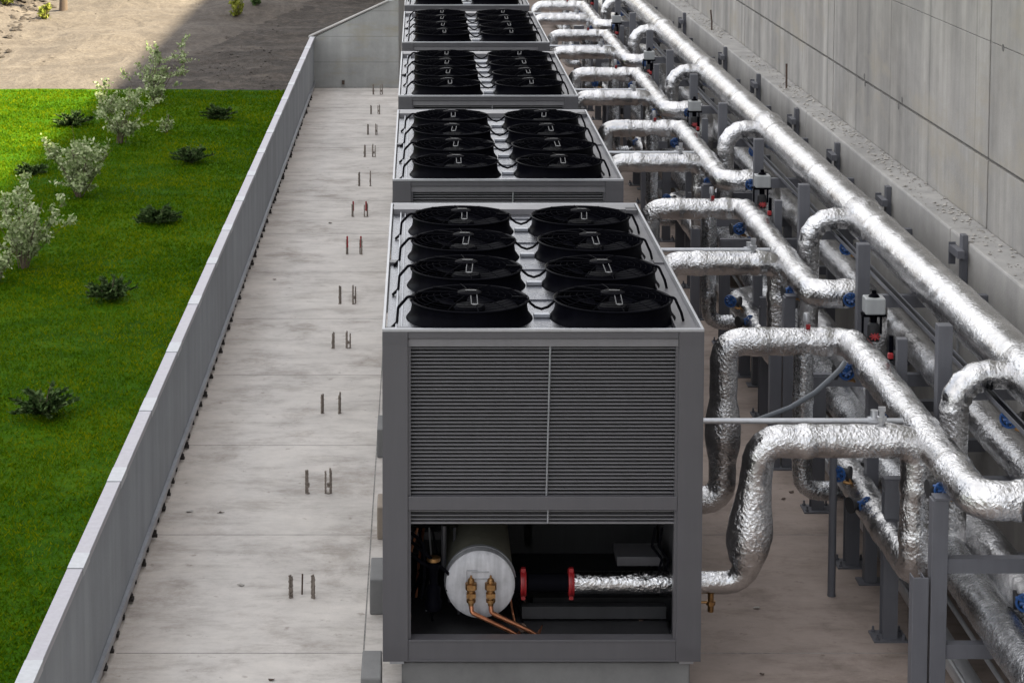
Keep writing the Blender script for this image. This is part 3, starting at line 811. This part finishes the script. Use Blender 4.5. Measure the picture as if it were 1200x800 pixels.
def make_B():
    root = empty('supply_branch_pipe', (0, YU+YB_, 0))
    m_ = MB(); wzz = wz+ZB
    path = rounded([(wx(669)+CX, .05, wzz), (2.36, .05, wzz), (2.46, 0, ZH), (3.60, 0, ZH), (3.60, 0, .83), (3.56, 2.5, .83), (3.95, 2.9, .80)], [.14, .16, .16, .14, .2], .03, 4)
    rr = []
    for p in path:
        if p.z < .83 and p.x < 2.5: r = .082
        elif p.x < 2.6 and p.z < 1.5:
            t = (p.z-.76)/.74; r = .085+(.05+.045)*min(1, max(0, t)/.42) if t < .42 else .18-.062*min(1, (t-.42)/.5)
            r = min(r, .165)
        elif p.x < 2.75: r = .118
        elif p.z < ZH-.05: r = .126
        else: r = .120
        rr.append(r)
    # smooth radii
    for _ in range(3): rr = [rr[0]]+[(rr[i-1]+rr[i]+rr[i+1])/3 for i in range(1, len(rr)-1)]+[rr[-1]]
    rr = swell(path, rr, [((2.8, 0, ZH), .04), ((3.38, 0, ZH), .04), ((3.60, 0, 1.45), .04), ((3.60, 0, 1.1), .05), ((3.585, .9, .83), .04)])
    m_.tube(path, rr, 28, rough=.05, nscale=9.5, seed=4); m_.build('foil_jacket', M['foil'], root, smooth=True)
    m_ = MB(); q = Vector((2.12, .03, wzz-.07)); m_.cyl(q, q+Vector((0, 0, -.14)), .022, 10); m_.cyl(q+Vector((-.14, 0, -.07)), q+Vector((.03, 0, -.07)), .010, 8); m_.cyl(q+Vector((0,0,-.06)), q+Vector((0,0,-.09)), .034, 6); m_.build('drain_cock', M['brass'], root, smooth=True)
    # bleed valve on top
    m_ = MB(); m_.cyl((3.33, 0, ZH+.10), (3.33, 0, ZH+.22), .022, 10); m_.lathe([(.036, 0), (.036, .03), (.02, .035)], (3.33, 0, ZH+.15), 10, cap=True); m_.cbox((3.33, 0, ZH+.235), (.05, .03, .03)); m_.build('bleed_valve', M['trim'], root, smooth=True)
    return root
def make_loop():
    root = empty('expansion_loop', (0, YU+.80, 0))
    m_ = MB(); path = rounded([(XB-.05, 0, ZBp-.0), (3.965, 0, ZBp-.0), (3.965, 0, .88)], .26, .02, 14)
    m_.tube(path, swell(path, [.106]*len(path), [((3.965+.26-.26*math.sin(a*PI/2), 0, ZBp-.26+.26*math.cos(a*PI/2)), .016) for a in (0, .25, .5, .75, 1)]), 26, rough=.05, nscale=7, seed=9); m_.build('foil_jacket', M['foil'], root, smooth=True)
    m_ = MB(); m_.tube([(XB, -.26, ZBp), (XB, -.2, ZBp), (XB, .1, ZBp), (XB, .17, ZBp)], [RB*1.0, RB*1.07, RB*1.09, RB*1.0], 30, rough=.10, nscale=10); m_.build('foil_saddle', M['foil'], root, smooth=True)
    return root
def make_actuator():
    root = empty('valve_actuator', (3.86, YU+YA-.05, ZH+.0))
    m_ = MB(); m_.box((-.085, -.08, .26), (.085, .08, .40)); m_.build('actuator_box', M['whitebox'], root, bevel=.012)
    m_ = MB(); m_.lathe([(.05, .40), (.035, .42), (.02, .43), (.02, .455), (.001, .46)], seg=16); m_.build('position_knob', M['black'], root, smooth=True)
    m_ = MB(); m_.box((-.10, -.05, .235), (.10, .05, .258)); m_.box((-.10, -.015, .08), (-.085, .015, .235)); m_.box((.055, -.015, .08), (.07, .015, .235)); m_.cyl((0, 0, .05), (0, 0, .24), .03, 12); m_.build('yoke', M['black'], root)
    m_ = MB(); m_.lathe([(.05, 0), (.055, .03), (.05, .14), (.03, .16)], (0, 0, .02), 14); m_.build('valve_neck', M['dark'], root, smooth=True)
    m_ = MB()
    for k in range(4): a = k*PI/4; m_.cyl((.045*math.cos(a), -.06+.04*math.sin(a)*.4, .07+.03*math.sin(a)), (-.045*math.cos(a), -.06-.04*math.sin(a)*.4, .07-.03*math.sin(a)), .007, 6)
    m_.build('hand_wheel', M['red'], root)
    return root
def make_blue(name='isolating_valve'):
    root = empty(name, (0,0,0))
    m_ = MB(); m_.lathe([(.05, -.07), (.065, -.07), (.065, -.05), (.045, -.045), (.045, .045), (.065, .05), (.065, .07), (.05, .07)], axis=(1,0,0), seg=16, cap=True); m_.build('valve_body', M['dark'], root, smooth=True)
    m_ = MB(); rnd = random.Random(4)
    m_.cyl((0, -.04, 0), (0, -.13, .03), .016, 8)
    for k in range(7):
        a = k*2*PI/7; p0 = Vector((0, -.12, .03)); d = Vector((math.cos(a), rnd.uniform(-.3, .1), math.sin(a)))*rnd.uniform(.05, .085)
        m_.tube([p0, p0+d*.6+Vector((0,-.01,.01)), p0+d+Vector((.01, .02, -.01))], [.018, .014, .008], 6)
    pts = [(.06*math.cos(2*PI*j/16), -.125, .03+.06*math.sin(2*PI*j/16)) for j in range(17)]
    m_.tube(pts, .010, 6, cap=False); m_.build('hand_wheel', M['blue'], root, smooth=True)
    m_ = MB(); m_.cyl((.05, -.02, -.02), (.10, -.03, -.08), .012, 8); m_.cyl((.03, -.06, -.05), (.08, -.05, -.06), .014, 8); m_.build('brass_spout', M['brass'], root, smooth=True)
    return root
def make_riser():
    root = empty('drop_pipe', (3.28, YU+YA, 0))
    m_ = MB(); path = rounded([(0, 0, 1.76), (0, 0, .50), (.66, 0, .50)], [.15], .03, 4)
    m_.tube(path, swell(path, [.085]*len(path), [((0, 0, 1.3), .04), ((0, 0, .8), .04)]), 22, rough=.05, nscale=9, seed=2); m_.build('foil_jacket', M['foil_dull'], root, smooth=True)
    return root
def make_riser2():
    root = empty('link_pipe', (3.74, YU+.72, 0))
    m_ = MB(); path = rounded([(0, 0, 1.74), (0, 0, 1.2), (.03, .25, .93)], [.12], .03, 4)
    m_.tube(path, .082, 22, rough=.06, nscale=9, seed=6); m_.build('foil_jacket', M['foil'], root, smooth=True)
    return root
PR1, PR2 = make_riser(), make_riser2()
PA, PB, PLp, PAc, PBl = make_A(), make_B(), make_loop(), make_actuator(), make_blue()
BLV = [((4.33, YU+.55, 1.90), 'on the underside of the largest pipe'), ((4.00, YU-1.12, ZH-.02), 'at the end of the return header'),
       ((3.58, YU-.28, ZH-.14), 'under the return header'), ((3.46, YU+1.75, .86), 'on the low supply pipe'), ((3.42, YU+2.15, .98), 'behind another on the low supply pipe'),
       ((4.12, YU-.55, .97), 'between the two floor pipes'), ((3.52, YU+2.7, ZH-.14), 'under the branch pipe corner'), ((4.05, YU-2.0, .92), 'low between the floor pipes in front')]
def nearby(k): return ('nearest', 'second', 'third', 'fourth', 'fifth', 'sixth')[k]
for k in range(6):
    dy = PITCHU*k; w = nearby(k)
    for pr, nm, cat, grp, lab in ((PA, 'A', 'pipe', 'return branch pipes', 'silver branch pipe turning along the rack, %s of its kind from the front'),
                             (PB, 'B', 'pipe', 'supply branch pipes', 'silver branch pipe dropping to the low pipes, %s of its kind from the front'),
                             (PLp, 'L', 'pipe', 'loops from the main pipe', '%s silver hooped connection leaving the largest pipe, counted from the front'),
                             (PR1, 'R', 'pipe', 'short drops under the return branches', 'short dull silver pipe dropping under the return branch, %s from the front'),
                             (PR2, 'S', 'pipe', 'short links under the header', 'short silver link pipe between header and low pipes, %s from the front'),
                             (PAc, 'V', 'valve', 'white box valve actuators', '%s white box valve actuator from the front')):
        if k == 0: o = pr
        else:
            o = copy_tree(pr); o.location = pr.location+Vector((0, dy, 0))
        tag(o, lab % w, cat, grp)
    for q, (p, where) in enumerate(BLV):
        if q == 0 and k == 0: o = PBl
        else: o = copy_tree(PBl)
        o.location = (p[0], p[1]+dy, p[2]); o.rotation_euler = (0, 0, (.3*q) % 1.2-.5)
        tag(o, 'blue handled valve %s, %s from the front' % (where, w), 'valve', 'blue valves on the pipes')
# supply pipe enters chillers only visibly at the first; small conduit over each supply branch
for k in range(6):
    m_ = MB(); m_.cyl((1.98, 0, 0), (3.52, 0, 0), .021, 10); m_.cyl((3.26, 0, 0), (3.34, 0, 0), .033, 10)
    m_.cyl((3.31, 0, -.05), (3.31, 0, .08), .028, 10)
    o = m_.build('conduit', M['steel'], smooth=True, loc=(0, YU+YB_+.16+PITCHU*k, 1.90)); tag(o, 'straight grey conduit above the %s supply branch from the front' % nearby(k), 'conduit', 'conduits to the chillers')
m_ = MB()
a = P(885, 493, 15.3); b_ = P(985, 432, 15.9)
m_.tube([a+Vector((-.05,0,-.0)), a, P(925, 478, 15.4), P(955, 460, 15.6), P(975, 442, 15.8), b_, b_+Vector((.05, .1, .02))], .020, 10)
tag(m_.build('flexible_hose', M['hose'], smooth=True), 'dark flexible hose rising from the nearest conduit to the branch corner', 'hose')
m_ = MB(); m_.cyl((0,0,0), (0,0,1.42), .032, 10); m_.lathe([(.034,0),(.034,.02)], seg=10)
tag(m_.build('loose_tube', M['rack'], smooth=True, loc=(3.33, 16.6, .0)), 'single dark round prop standing on the floor under the nearest branch pipe', 'prop')

# ------------------------------------------------------------------ rack
def ibeam_v(mb, x, y, z0, z1, w=.12, t=.012, rot=False):     # H section post
    mb.box((x-w/2, y-w/2, z0), (x+w/2, y-w/2+t, z1)); mb.box((x-w/2, y+w/2-t, z0), (x+w/2, y+w/2, z1)); mb.box((x-t/2, y-w/2+t, z0), (x+t/2, y+w/2-t, z1))
def chan_x(mb, x0, x1, y, z, h=.10, w=.08, t=.010):          # channel along x with top z
    mb.box((x0, y-w/2, z-t), (x1, y+w/2, z)); mb.box((x0, y-w/2, z-h), (x1, y-w/2+t, z-t)); mb.box((x0, y-w/2+t, z-h), (x1, y+w/2, z-h+t))
def baseplate(par, x, y):
    m_ = MB(); m_.box((x-.13, y-.11, 0), (x+.13, y+.11, .014))
    for sx in (-1, 1):
        for sy in (-1, 1): m_.cyl((x+sx*.10, y+sy*.08, .014), (x+sx*.10, y+sy*.08, .06), .009, 6); m_.cyl((x+sx*.10, y+sy*.08, .014), (x+sx*.10, y+sy*.08, .03), .016, 6)
    m_.build('base_plate', M['rack'], par)
def frame_a(y):                                            # under the header elbow
    r = empty('pipe_rack', (0, y, 0))
    for x in (3.415, 3.54):
        m_ = MB(); m_.box((x-.055, -.055, .014), (x+.055, .055, 1.665)) if x > 3.5 else (m_.box((x-.055, -.055, .014), (x+.055, -.045, 1.13)), m_.box((x-.055, -.045, .014), (x-.045, .05, 1.13)), m_.box((x+.02, -.045, .014), (x+.03, .05, 1.13)))
        m_.build('post', M['rack'], r, bevel=.004)
    baseplate(r, 3.48, 0)
    for z in (1.255, .655): m_ = MB(); chan_x(m_, 3.597, XF-.002, 0, z); m_.build('beam', M['rack'], r)
    m_ = MB(); m_.box((3.5, -.06, 1.667), (3.9, .06, 1.682)); m_.build('pipe_saddle', M['rack'], r)
    return r
def frame_b(y):
    r = empty('pipe_rack', (0, y, 0))
    m_ = MB(); ibeam_v(m_, 3.60, 0, .014, 1.24, .115); m_.build('post', M['rack'], r); baseplate(r, 3.60, 0)
    m_ = MB(); m_.box((3.925, -.055, 1.258), (4.035, .055, 2.44)); m_.build('post', M['rack'], r, bevel=.005)
    m_ = MB(); m_.box((4.80, -.05, 0), (4.90, .05, 1.154)); m_.build('post', M['rack'], r, bevel=.005)
    for z, x0 in ((1.255, 3.54), (.655, 3.662), (1.975, 4.037)): m_ = MB(); chan_x(m_, x0, XF-.002, 0, z, .11); m_.build('beam', M['rack'], r)
    return r
ya = YU-.50; yb = YU+1.20
fa = frame_a(ya); fb = frame_b(yb)
def frame_c(y):
    r = empty('pipe_support', (0, y, 0)); m_ = MB(); ibeam_v(m_, 3.63, 0, .014, .66, .115); m_.build('post', M['rack'], r); baseplate(r, 3.63, 0)
    m_ = MB(); m_.box((3.5, -.05, .662), (3.8, .05, .70)); m_.build('pipe_saddle', M['rack'], r); return r
fc = frame_c(YU+2.75)
for k in range(6):
    o = fa if k == 0 else copy_tree(fa); o.location = (0, ya+PITCHU*k, 0); tag(o, 'steel rack frame with twin front posts, %s of its kind from the front' % nearby(k), 'pipe rack', 'twin post rack frames')
    o = fc if k == 0 else copy_tree(fc); o.location = (0, YU+2.75+PITCHU*k, 0); tag(o, 'short grey steel stub support on the floor, %s of its kind from the front' % nearby(k), 'pipe support', 'stub supports')
for k in range(12):
    o = fb if k == 0 else copy_tree(fb); o.location = (0, yb+2.925*k, 0); tag(o, 'steel rack frame with a tall post beside the largest pipe, %s from the front' % nth(k), 'pipe rack', 'tall post rack frames')
# mid header posts behind the header
def hp(y):
    r = empty('header_post', (3.68, y, 0)); m_ = MB(); m_.box((-.05, -.05, .014), (.05, .05, 1.66)); m_.build('post', M['rack'], r, bevel=.004)
    m_ = MB(); m_.box((-.1, -.08, 0), (.1, .08, .014)); m_.build('base_plate', M['rack'], r); return r
h0 = hp(YU+2.35)
for k in range(6):
    o = h0 if k == 0 else copy_tree(h0); o.location = (3.70, YU+2.35+PITCHU*k, 0); tag(o, 'plain square grey post under the branch pipe corner, %s from the front' % nearby(k), 'post', 'square header posts')
# capped stand pipe and bracket next to the header
def stand():
    r = empty('control_stand', (3.87, YU+2.1, 1.27)); m_ = MB(); m_.box((-.04, -.04, 0), (.04, .04, .83)); m_.build('post', M['rack'], r, bevel=.004)
    m_ = MB(); m_.cyl((-.09, -.03, .66), (-.09, -.03, .86), .018, 8); m_.build('lever', M['black'], r)
    m_ = MB(); m_.cbox((-.10, -.05, .70), (.045, .035, .05)); m_.build('red_tag', M['red'], r, bevel=.01); return r
s0 = stand()
for k in range(6):
    o = s0 if k == 0 else copy_tree(s0); o.location = s0.location if k == 0 else Vector((3.87, YU+2.1+PITCHU*k, 1.27)); tag(o, 'short grey stand with red tag and black lever beside the header, %s from the front' % nearby(k), 'stand', 'control stands')
# cable tray
ct = empty('cable_tray', (4.24, 9, 1.99)); tag(ct, 'narrow grey cable tray running between the tall posts and the largest pipe', 'cable tray')
m_ = MB()
for x in (-.03, .025): m_.box((x, 0, 0), (x+.005, 52, .035))
m_.build('side_rail', M['rack'], ct)
m_ = MB(); rnd = random.Random(2)
for q in range(4): m_.tube([(-.015+.01*q+.008*math.sin(i*.9+q), i*.5, .018) for i in range(104)], .008, 5)
m_.build('cables', M['black'], ct)
# thin pipes at low level
for q, (x, z, lab) in enumerate(((3.74, .36, 'thin grey service tube nearest the floor, left of two'), (3.98, .40, 'thin grey service tube nearest the floor, right of two'))):
    m_ = MB(); m_.tube([(x, 8, z), (x, 60, z)], .018, 8); tag(m_.build('service_tube', M['steel'], smooth=True), lab, 'tube')
# wall brackets on the footing face
def wbr():
    r = empty('wall_bracket', (XF, 19.8, 1.9)); 
    m_ = MB(); m_.box((-.055, -.13, -.30), (-.002, -.02, .22)); m_.build('channel', M['rack'], r, bevel=.003)
    m_ = MB(); m_.box((-.12, -.22, .02), (-.056, .10, .09)); m_.box((-.12, .11, -.10), (-.056, .13, .11)); m_.build('arm', M['rack'], r); return r
w0 = wbr()
brk = [(1130, 300), (1040, 240), (980, 187), (932, 145), (887, 103), (848, 70), (800, 28)]
for k, (px, py) in enumerate(brk):
    o = w0 if k == 0 else copy_tree(w0)
    dpt = XF*FPX/(px-PX0); yy = dpt*.985; hh = ratio(py)*yy
    o.location = (XF, yy, CZ-hh); tag(o, 'grey steel bracket bolted to the footing of the retaining wall, %s from the right' % nth(k), 'bracket', 'wall brackets')
# cable on the wall
m_ = MB(); m_.tube(rounded([(0, 0, 0), (0, 0, -.30), (.0, .06, -.40), (0, .06, -.7)], .05, .03, 4), .012, 8)
q = G(1127, 318, 1.95); o = m_.build('wall_cable', M['steel'], smooth=True, loc=(XF-.02, XF*FPX/(1127-PX0)*.985-.05, 1.9)); tag(o, 'thin conduit dropping from the nearest bracket down the footing', 'conduit')

# ------------------------------------------------------------------ anchor rods in the floor
def anchor(red, seed):
    rnd = random.Random(seed); m_ = MB()
    r = empty('anchor_bolt', (0,0,0))
    for k in range(3):
        x = (-.014, .012, .0)[k]+rnd.uniform(-.006, .006); y = rnd.uniform(-.05, .05); h = rnd.uniform(.20, .25)
        path = [(x+.004*math.sin(i*1.7), y, h*i/14) for i in range(15)]
        m_.tube(path, [.013 if i % 2 else .019 for i in range(15)], 7)
    m_.build('threaded_rod', M['rod'], r)
    m_ = MB(); m_.lathe([(.001, .27), (.022, .265), (.026, .12), (.022, .10)] if red else [(.024, .10), (.028, .095), (.028, .07), (.024, .06)], (0, 0, 0), 8, cap=True)
    m_.build('red_cap' if red else 'lock_nut', M['red'] if red else M['rod'], r)
    m_ = MB(); m_.cyl((0, 0, 0), (0, 0, .008), .034, 8); m_.build('washer', M['rod'], r); return r
rows = [(341, 367, 700), (361, 385, 578), (378, 398, 484), (390, 408, 408), (398, 415, 356), (407, 423, 298), (414, 429, 254), (421, 434, 218), (427, 438, 184), (431, 441, 158), (435, 444, 134), (438, 447, 111)]
pr = {}
for i, (xa, xb, yb_) in enumerate(rows):
    for s_, px in (('left', xa), ('right', xb)):
        red = i in (5, 6)
        key = (red, s_)
        if key not in pr: o = pr[key] = anchor(red, 3 if s_ == 'left' else 8)
        else: o = copy_tree(pr[key])
        g_ = G(px, yb_, 0); o.location = g_; o.rotation_euler = (0, 0, i*1.3); o.scale = (.55, .55, .85+.25*((i*37) % 10)/10)
        tag(o, '%s anchor rod of the %s pair from the front%s' % (s_, nth(i), ', with a red cap' if red else ', rusty and bare'), 'anchor rod', 'anchor rods in the slab')
m_ = MB(); m_.tube([(0,0,0), (.004,0,.17)], .007, 6); tag(m_.build('steel_rod', M['rust'], loc=G(354, 696, 0)), 'single thin rod standing between the first pair of anchor rods', 'rod')
# dry leaves and scraps
rnd = random.Random(20)
sc = [(222, 600, 'pale dry leaf on the slab, left of two'), (259, 601, 'dark dry leaf on the slab, right of two'), (283, 686, 'thin straw on the slab left of the front anchor rods'), (318, 797, 'dark scrap on the slab at the bottom edge'),
      (315, 211, 'tiny dark scrap on the slab near the wall'), (387, 262, 'tiny brown scrap beside the red anchor rods'), (322, 328, 'thin brown scrap mid slab'), (927, 577, 'small dark scrap under the branch pipes, farther of two'), (918, 585, 'small dark scrap under the branch pipes, nearer of two'),
      (886, 713, 'pale flake on the slab right of the chiller'), (893, 790, 'dark scrap at the lower edge right of the chiller')]
for px, py, lab in sc:
    m_ = MB(); o_ = []
    n = 7; s = rnd.uniform(.02, .04)
    top = [(s*math.cos(2*PI*i/n)*rnd.uniform(.5, 1.3), .55*s*math.sin(2*PI*i/n)*rnd.uniform(.5, 1.3), .006+rnd.uniform(0, .012)) for i in range(n)]
    bot = [(x, y, z-.004) for x, y, z in top]
    m_.add(top+bot, [tuple(range(n)), tuple(range(2*n-1, n-1, -1))]+[(i, i+n, (i+1) % n+n, (i+1) % n) for i in range(n)])
    tag(m_.build('dry_leaf' if 'leaf' in lab else 'scrap', M['rust'] if 'dark' in lab or 'brown' in lab else M['stone'], loc=G(px, py, 0)), lab, 'litter')

# ------------------------------------------------------------------ plants
def leafquad(mb, p, s, rnd, long=1.7):
    n = Vector((rnd.gauss(0,1), rnd.gauss(0,1), rnd.gauss(.5,1))).normalized(); a = n.orthogonal().normalized()
    a = (Matrix.Rotation(rnd.random()*6.28, 3, n) @ a); b = n.cross(a)
    mb.add([p-a*s*long*.5, p+b*s*.5-a*s*.05, p+a*s*long*.5, p-b*s*.5-a*s*.05], [(0,1,2,3)])
def shrub(loc, h, w, seed, lab, leafmat='pale_leaf', nst=9, nleaf=1100, ls=.036, name='pale_shrub', grp='pale leaved shrubs on the lawn', lean=(0,0)):
    rnd = random.Random(seed); r = empty(name, loc); st = MB(); lf = MB(); ends = []
    for i in range(nst):
        a = 2*PI*i/nst+rnd.uniform(-.3, .3); out = w*.5*rnd.uniform(.35, 1.)
        hh = h*rnd.uniform(.55, 1.)*(1-.35*(out/(w*.5))**2)
        p = [Vector((.07*w*math.cos(a)*rnd.random(), .07*w*math.sin(a)*rnd.random(), 0))]
        for t in (.3, .6, 1.):
            p.append(Vector((math.cos(a)*out*t**1.2+lean[0]*t, math.sin(a)*out*t**1.2+lean[1]*t, hh*t))+Vector((rnd.gauss(0,.03), rnd.gauss(0,.03), 0)))
        st.tube(p, [.008, .006, .004, .002], 5)
        for q in range(6):
            t = rnd.uniform(.12, 1.); base = p[0].lerp(p[1], t/.3) if t < .3 else p[1].lerp(p[3], (t-.3)/.7)
            tip = base+Vector((rnd.gauss(0,.13)*w, rnd.gauss(0,.13)*w, rnd.uniform(.0,.22)*h)); st.tube([base, tip], [.005, .002], 4); ends.append((base, tip))
    for q in range(nleaf):
        b0, t0 = rnd.choice(ends); c = b0.lerp(t0, rnd.uniform(.2, 1.08))+Vector((rnd.gauss(0,.028), rnd.gauss(0,.028), rnd.gauss(0,.025)))
        leafquad(lf, c, ls*rnd.uniform(.6, 1.3), rnd)
    st.build('stems', M['twig'], r); lf.build('leaves', M[leafmat], r)
    tag(r, lab, 'shrub', grp); return r
def gl(px, py): return G(px, py, ZL)
shrub(gl(92, 231), 1.12, 1.05, 1, 'large pale leaved shrub in the middle of the shrub line, with open stems', nst=12, nleaf=2600)
shrub(gl(28, 314), 1.25, .95, 2, 'tall pale leaved shrub at the left edge with one stem reaching right', nst=12, nleaf=2300, lean=(.05, 0))
shrub(gl(-4, 332), .55, .5, 3, 'low pale leaved shrub cut by the left edge of the picture', nst=7, nleaf=600)
shrub(gl(142, 168), 1.15, 1.2, 4, 'bushy pale leaved shrub just in front of the shade line', nst=12, nleaf=2400)
shrub(gl(180, 122), 1.2, 1.0, 5, 'farthest pale leaved shrub against the bare earth', nst=11, nleaf=1900, lean=(.25, 0))
shrub(gl(196, 156), .35, .25, 6, 'tiny pale leaved sprig right of the shrub line', nst=4, nleaf=120)
def juniper(loc, w, seed, lab, n=900):
    rnd = random.Random(seed); r = empty('low_conifer', loc); lf = MB(); st = MB()
    for i in range(44):
        a = rnd.random()*6.28; out = w*.5*rnd.uniform(.3, 1.05); hh = w*rnd.uniform(.14, .46)*(1.15-.6*out/(w*.5))
        p = [Vector((0,0,.01)), Vector((math.cos(a)*out*.5, math.sin(a)*out*.5, hh*.7)), Vector((math.cos(a)*out, math.sin(a)*out, hh))]
        st.tube(p, [.008, .005, .002], 4)
        for q in range(70):
            t = rnd.uniform(.15, 1.05); c = p[0].lerp(p[1], min(1, t*2)) if t < .5 else p[1].lerp(p[2], (t-.5)*2)
            d = Vector((math.cos(a)+rnd.gauss(0,.6), math.sin(a)+rnd.gauss(0,.6), rnd.uniform(-.1, .9))).normalized()*rnd.uniform(.03, .07)
            sd = d.cross(Vector((rnd.gauss(0,1), rnd.gauss(0,1), 1))).normalized()*.009
            lf.add([c-sd, c+sd, c+d*.6+sd*1.3, c+d, c+d*.6-sd*1.3], [(0,1,2,3,4)])
    st.build('stems', M['twig'], r); lf.build('foliage', M['juniper'], r); tag(r, lab, 'shrub', 'low dark conifers on the lawn'); return r
for px, py, w, lab in ((52, 486, .62, 'nearest low dark conifer, at the lower left of the lawn'), (131, 351, .62, 'low dark conifer on the middle of the lawn, second from the front'), (185, 262, .60, 'low dark conifer third from the front, flat topped'),
                       (224, 191, .66, 'low dark conifer fourth from the front, toward the parapet'), (256, 140, .62, 'farthest low dark conifer in shade, near the earth edge'), (85, 148, .66, 'low dark conifer in the sunlit corner of the lawn'), (36, 205, .45, 'small dark conifer left of the large pale shrub')):
    juniper(gl(px, py), w, int(px), lab)
def onhill(px, py):
    y = 42.
    while y < 75:
        h = CZ-hz((px-PX0)/FPX*(y*CP+5*SP), y)
        if h/y <= ratio(py): break
        y += .1
    x = (px-PX0)/FPX*(y*CP+h*SP); return Vector((x, y, hz(x, y)))
for px, py, h, lab, mt in ((278, 22, .55, 'small yellow green bush on the shaded earth slope', 'yellow_leaf'), (52, 24, .4, 'small yellow bush among stones at the top left', 'yellow_leaf'), (300, 8, .5, 'dark little bush at the top of the shaded slope', 'juniper'), (8, 8, .7, 'yellow green bush in the top left corner', 'yellow_leaf')):
    shrub(onhill(px, py), h, h*.8, px, lab, mt, 7, 420, .05, 'wild_bush', 'wild bushes on the earth slope')
tr = empty('tree', onhill(74, 14)); tag(tr, 'tree with a dark trunk rising out of the top left of the picture', 'tree')
m_ = MB(); rnd = random.Random(31); ends = []
m_.tube([(0,0,-.1), (.02,0,.6), (.05,.03,1.4), (.03,.06,2.3)], [.11, .085, .07, .05], 10, rough=.1, nscale=6)
for i in range(12):
    a = rnd.random()*6.28; z = rnd.uniform(1.5, 2.3); e = Vector((math.cos(a)*rnd.uniform(.6, 1.2), math.sin(a)*rnd.uniform(.6, 1.2), z+rnd.uniform(.4, 1.3))); m_.tube([(.04, .04, z), (e.x*.5, e.y*.5, z+.4), e], [.04, .025, .008], 6); ends.append((Vector((.04,.04,z+.2)), e))
m_.build('trunk', M['twig'], tr, smooth=True)
m_ = MB()
for q in range(5000):
    b0, t0 = rnd.choice(ends); leafquad(m_, b0.lerp(t0, rnd.uniform(.4, 1.1))+Vector((rnd.gauss(0,.16), rnd.gauss(0,.16), rnd.gauss(0,.14))), .06*rnd.uniform(.6, 1.3), rnd)
m_.build('crown', M['yellow_leaf'], tr)

# ------------------------------------------------------------------ camera, light, sky
cam = D.cameras.new('camera'); co = D.objects.new('camera', cam); COL.objects.link(co); S.camera = co
co.location = (0, 0, CZ); co.rotation_euler = (PI/2-PITCH, 0, 0)
cam.sensor_width = 36; cam.lens = FPX/1200*36; cam.shift_x = (600-PX0)/1200; cam.shift_y = -(400-PY0)/1200
cam.clip_end = 2000; cam.clip_start = .1
EL, AZ = math.radians(45), math.radians(92)               # azimuth clockwise from +Y
sd = Vector((math.sin(AZ)*math.cos(EL), math.cos(AZ)*math.cos(EL), math.sin(EL)))
sun = D.lights.new('sun', 'SUN'); sun.energy = 5.0; sun.angle = math.radians(1.4); sun.color = (1, .89, .66)
so = D.objects.new('sun', sun); COL.objects.link(so); so.rotation_euler = sd.to_track_quat('Z', 'Y').to_euler(); so.location = (20, 0, 30)
w = D.worlds.new('World'); S.world = w; w.use_nodes = True; nt = w.node_tree; nt.nodes.clear()
out = nt.nodes.new('ShaderNodeOutputWorld'); bg = nt.nodes.new('ShaderNodeBackground'); sky = nt.nodes.new('ShaderNodeTexSky')
sky.sky_type = 'NISHITA'; sky.sun_disc = False; sky.sun_elevation = EL; sky.sun_rotation = AZ; sky.air_density = 1.; sky.dust_density = 1.5; sky.altitude = 200
tcw = nt.nodes.new('ShaderNodeTexCoord')
cl = tex(nt, mapping(nt, tcw.outputs['Generated'], (1, 1, 2.2)), 2.2, 7, .62, .4)
mk = ramp(nt, cl, [(.34, .25), (.56, .97)])
cs = mix(nt, mk, sky.outputs[0], (6.3, 6.2, 6.1))
L(nt, cs, bg.inputs[0]); bg.inputs[1].default_value = .07
L(nt, bg.outputs[0], out.inputs[0])
S.view_settings.view_transform = 'Standard'; S.view_settings.look = 'None'; S.view_settings.gamma = 1
S.view_settings.exposure = 2.25
S.render.engine = 'CYCLES'
S.cycles.use_denoising = True
S.cycles.max_bounces = 8; S.cycles.glossy_bounces = 5; S.cycles.diffuse_bounces = 4
S.cycles.sample_clamp_indirect = 8
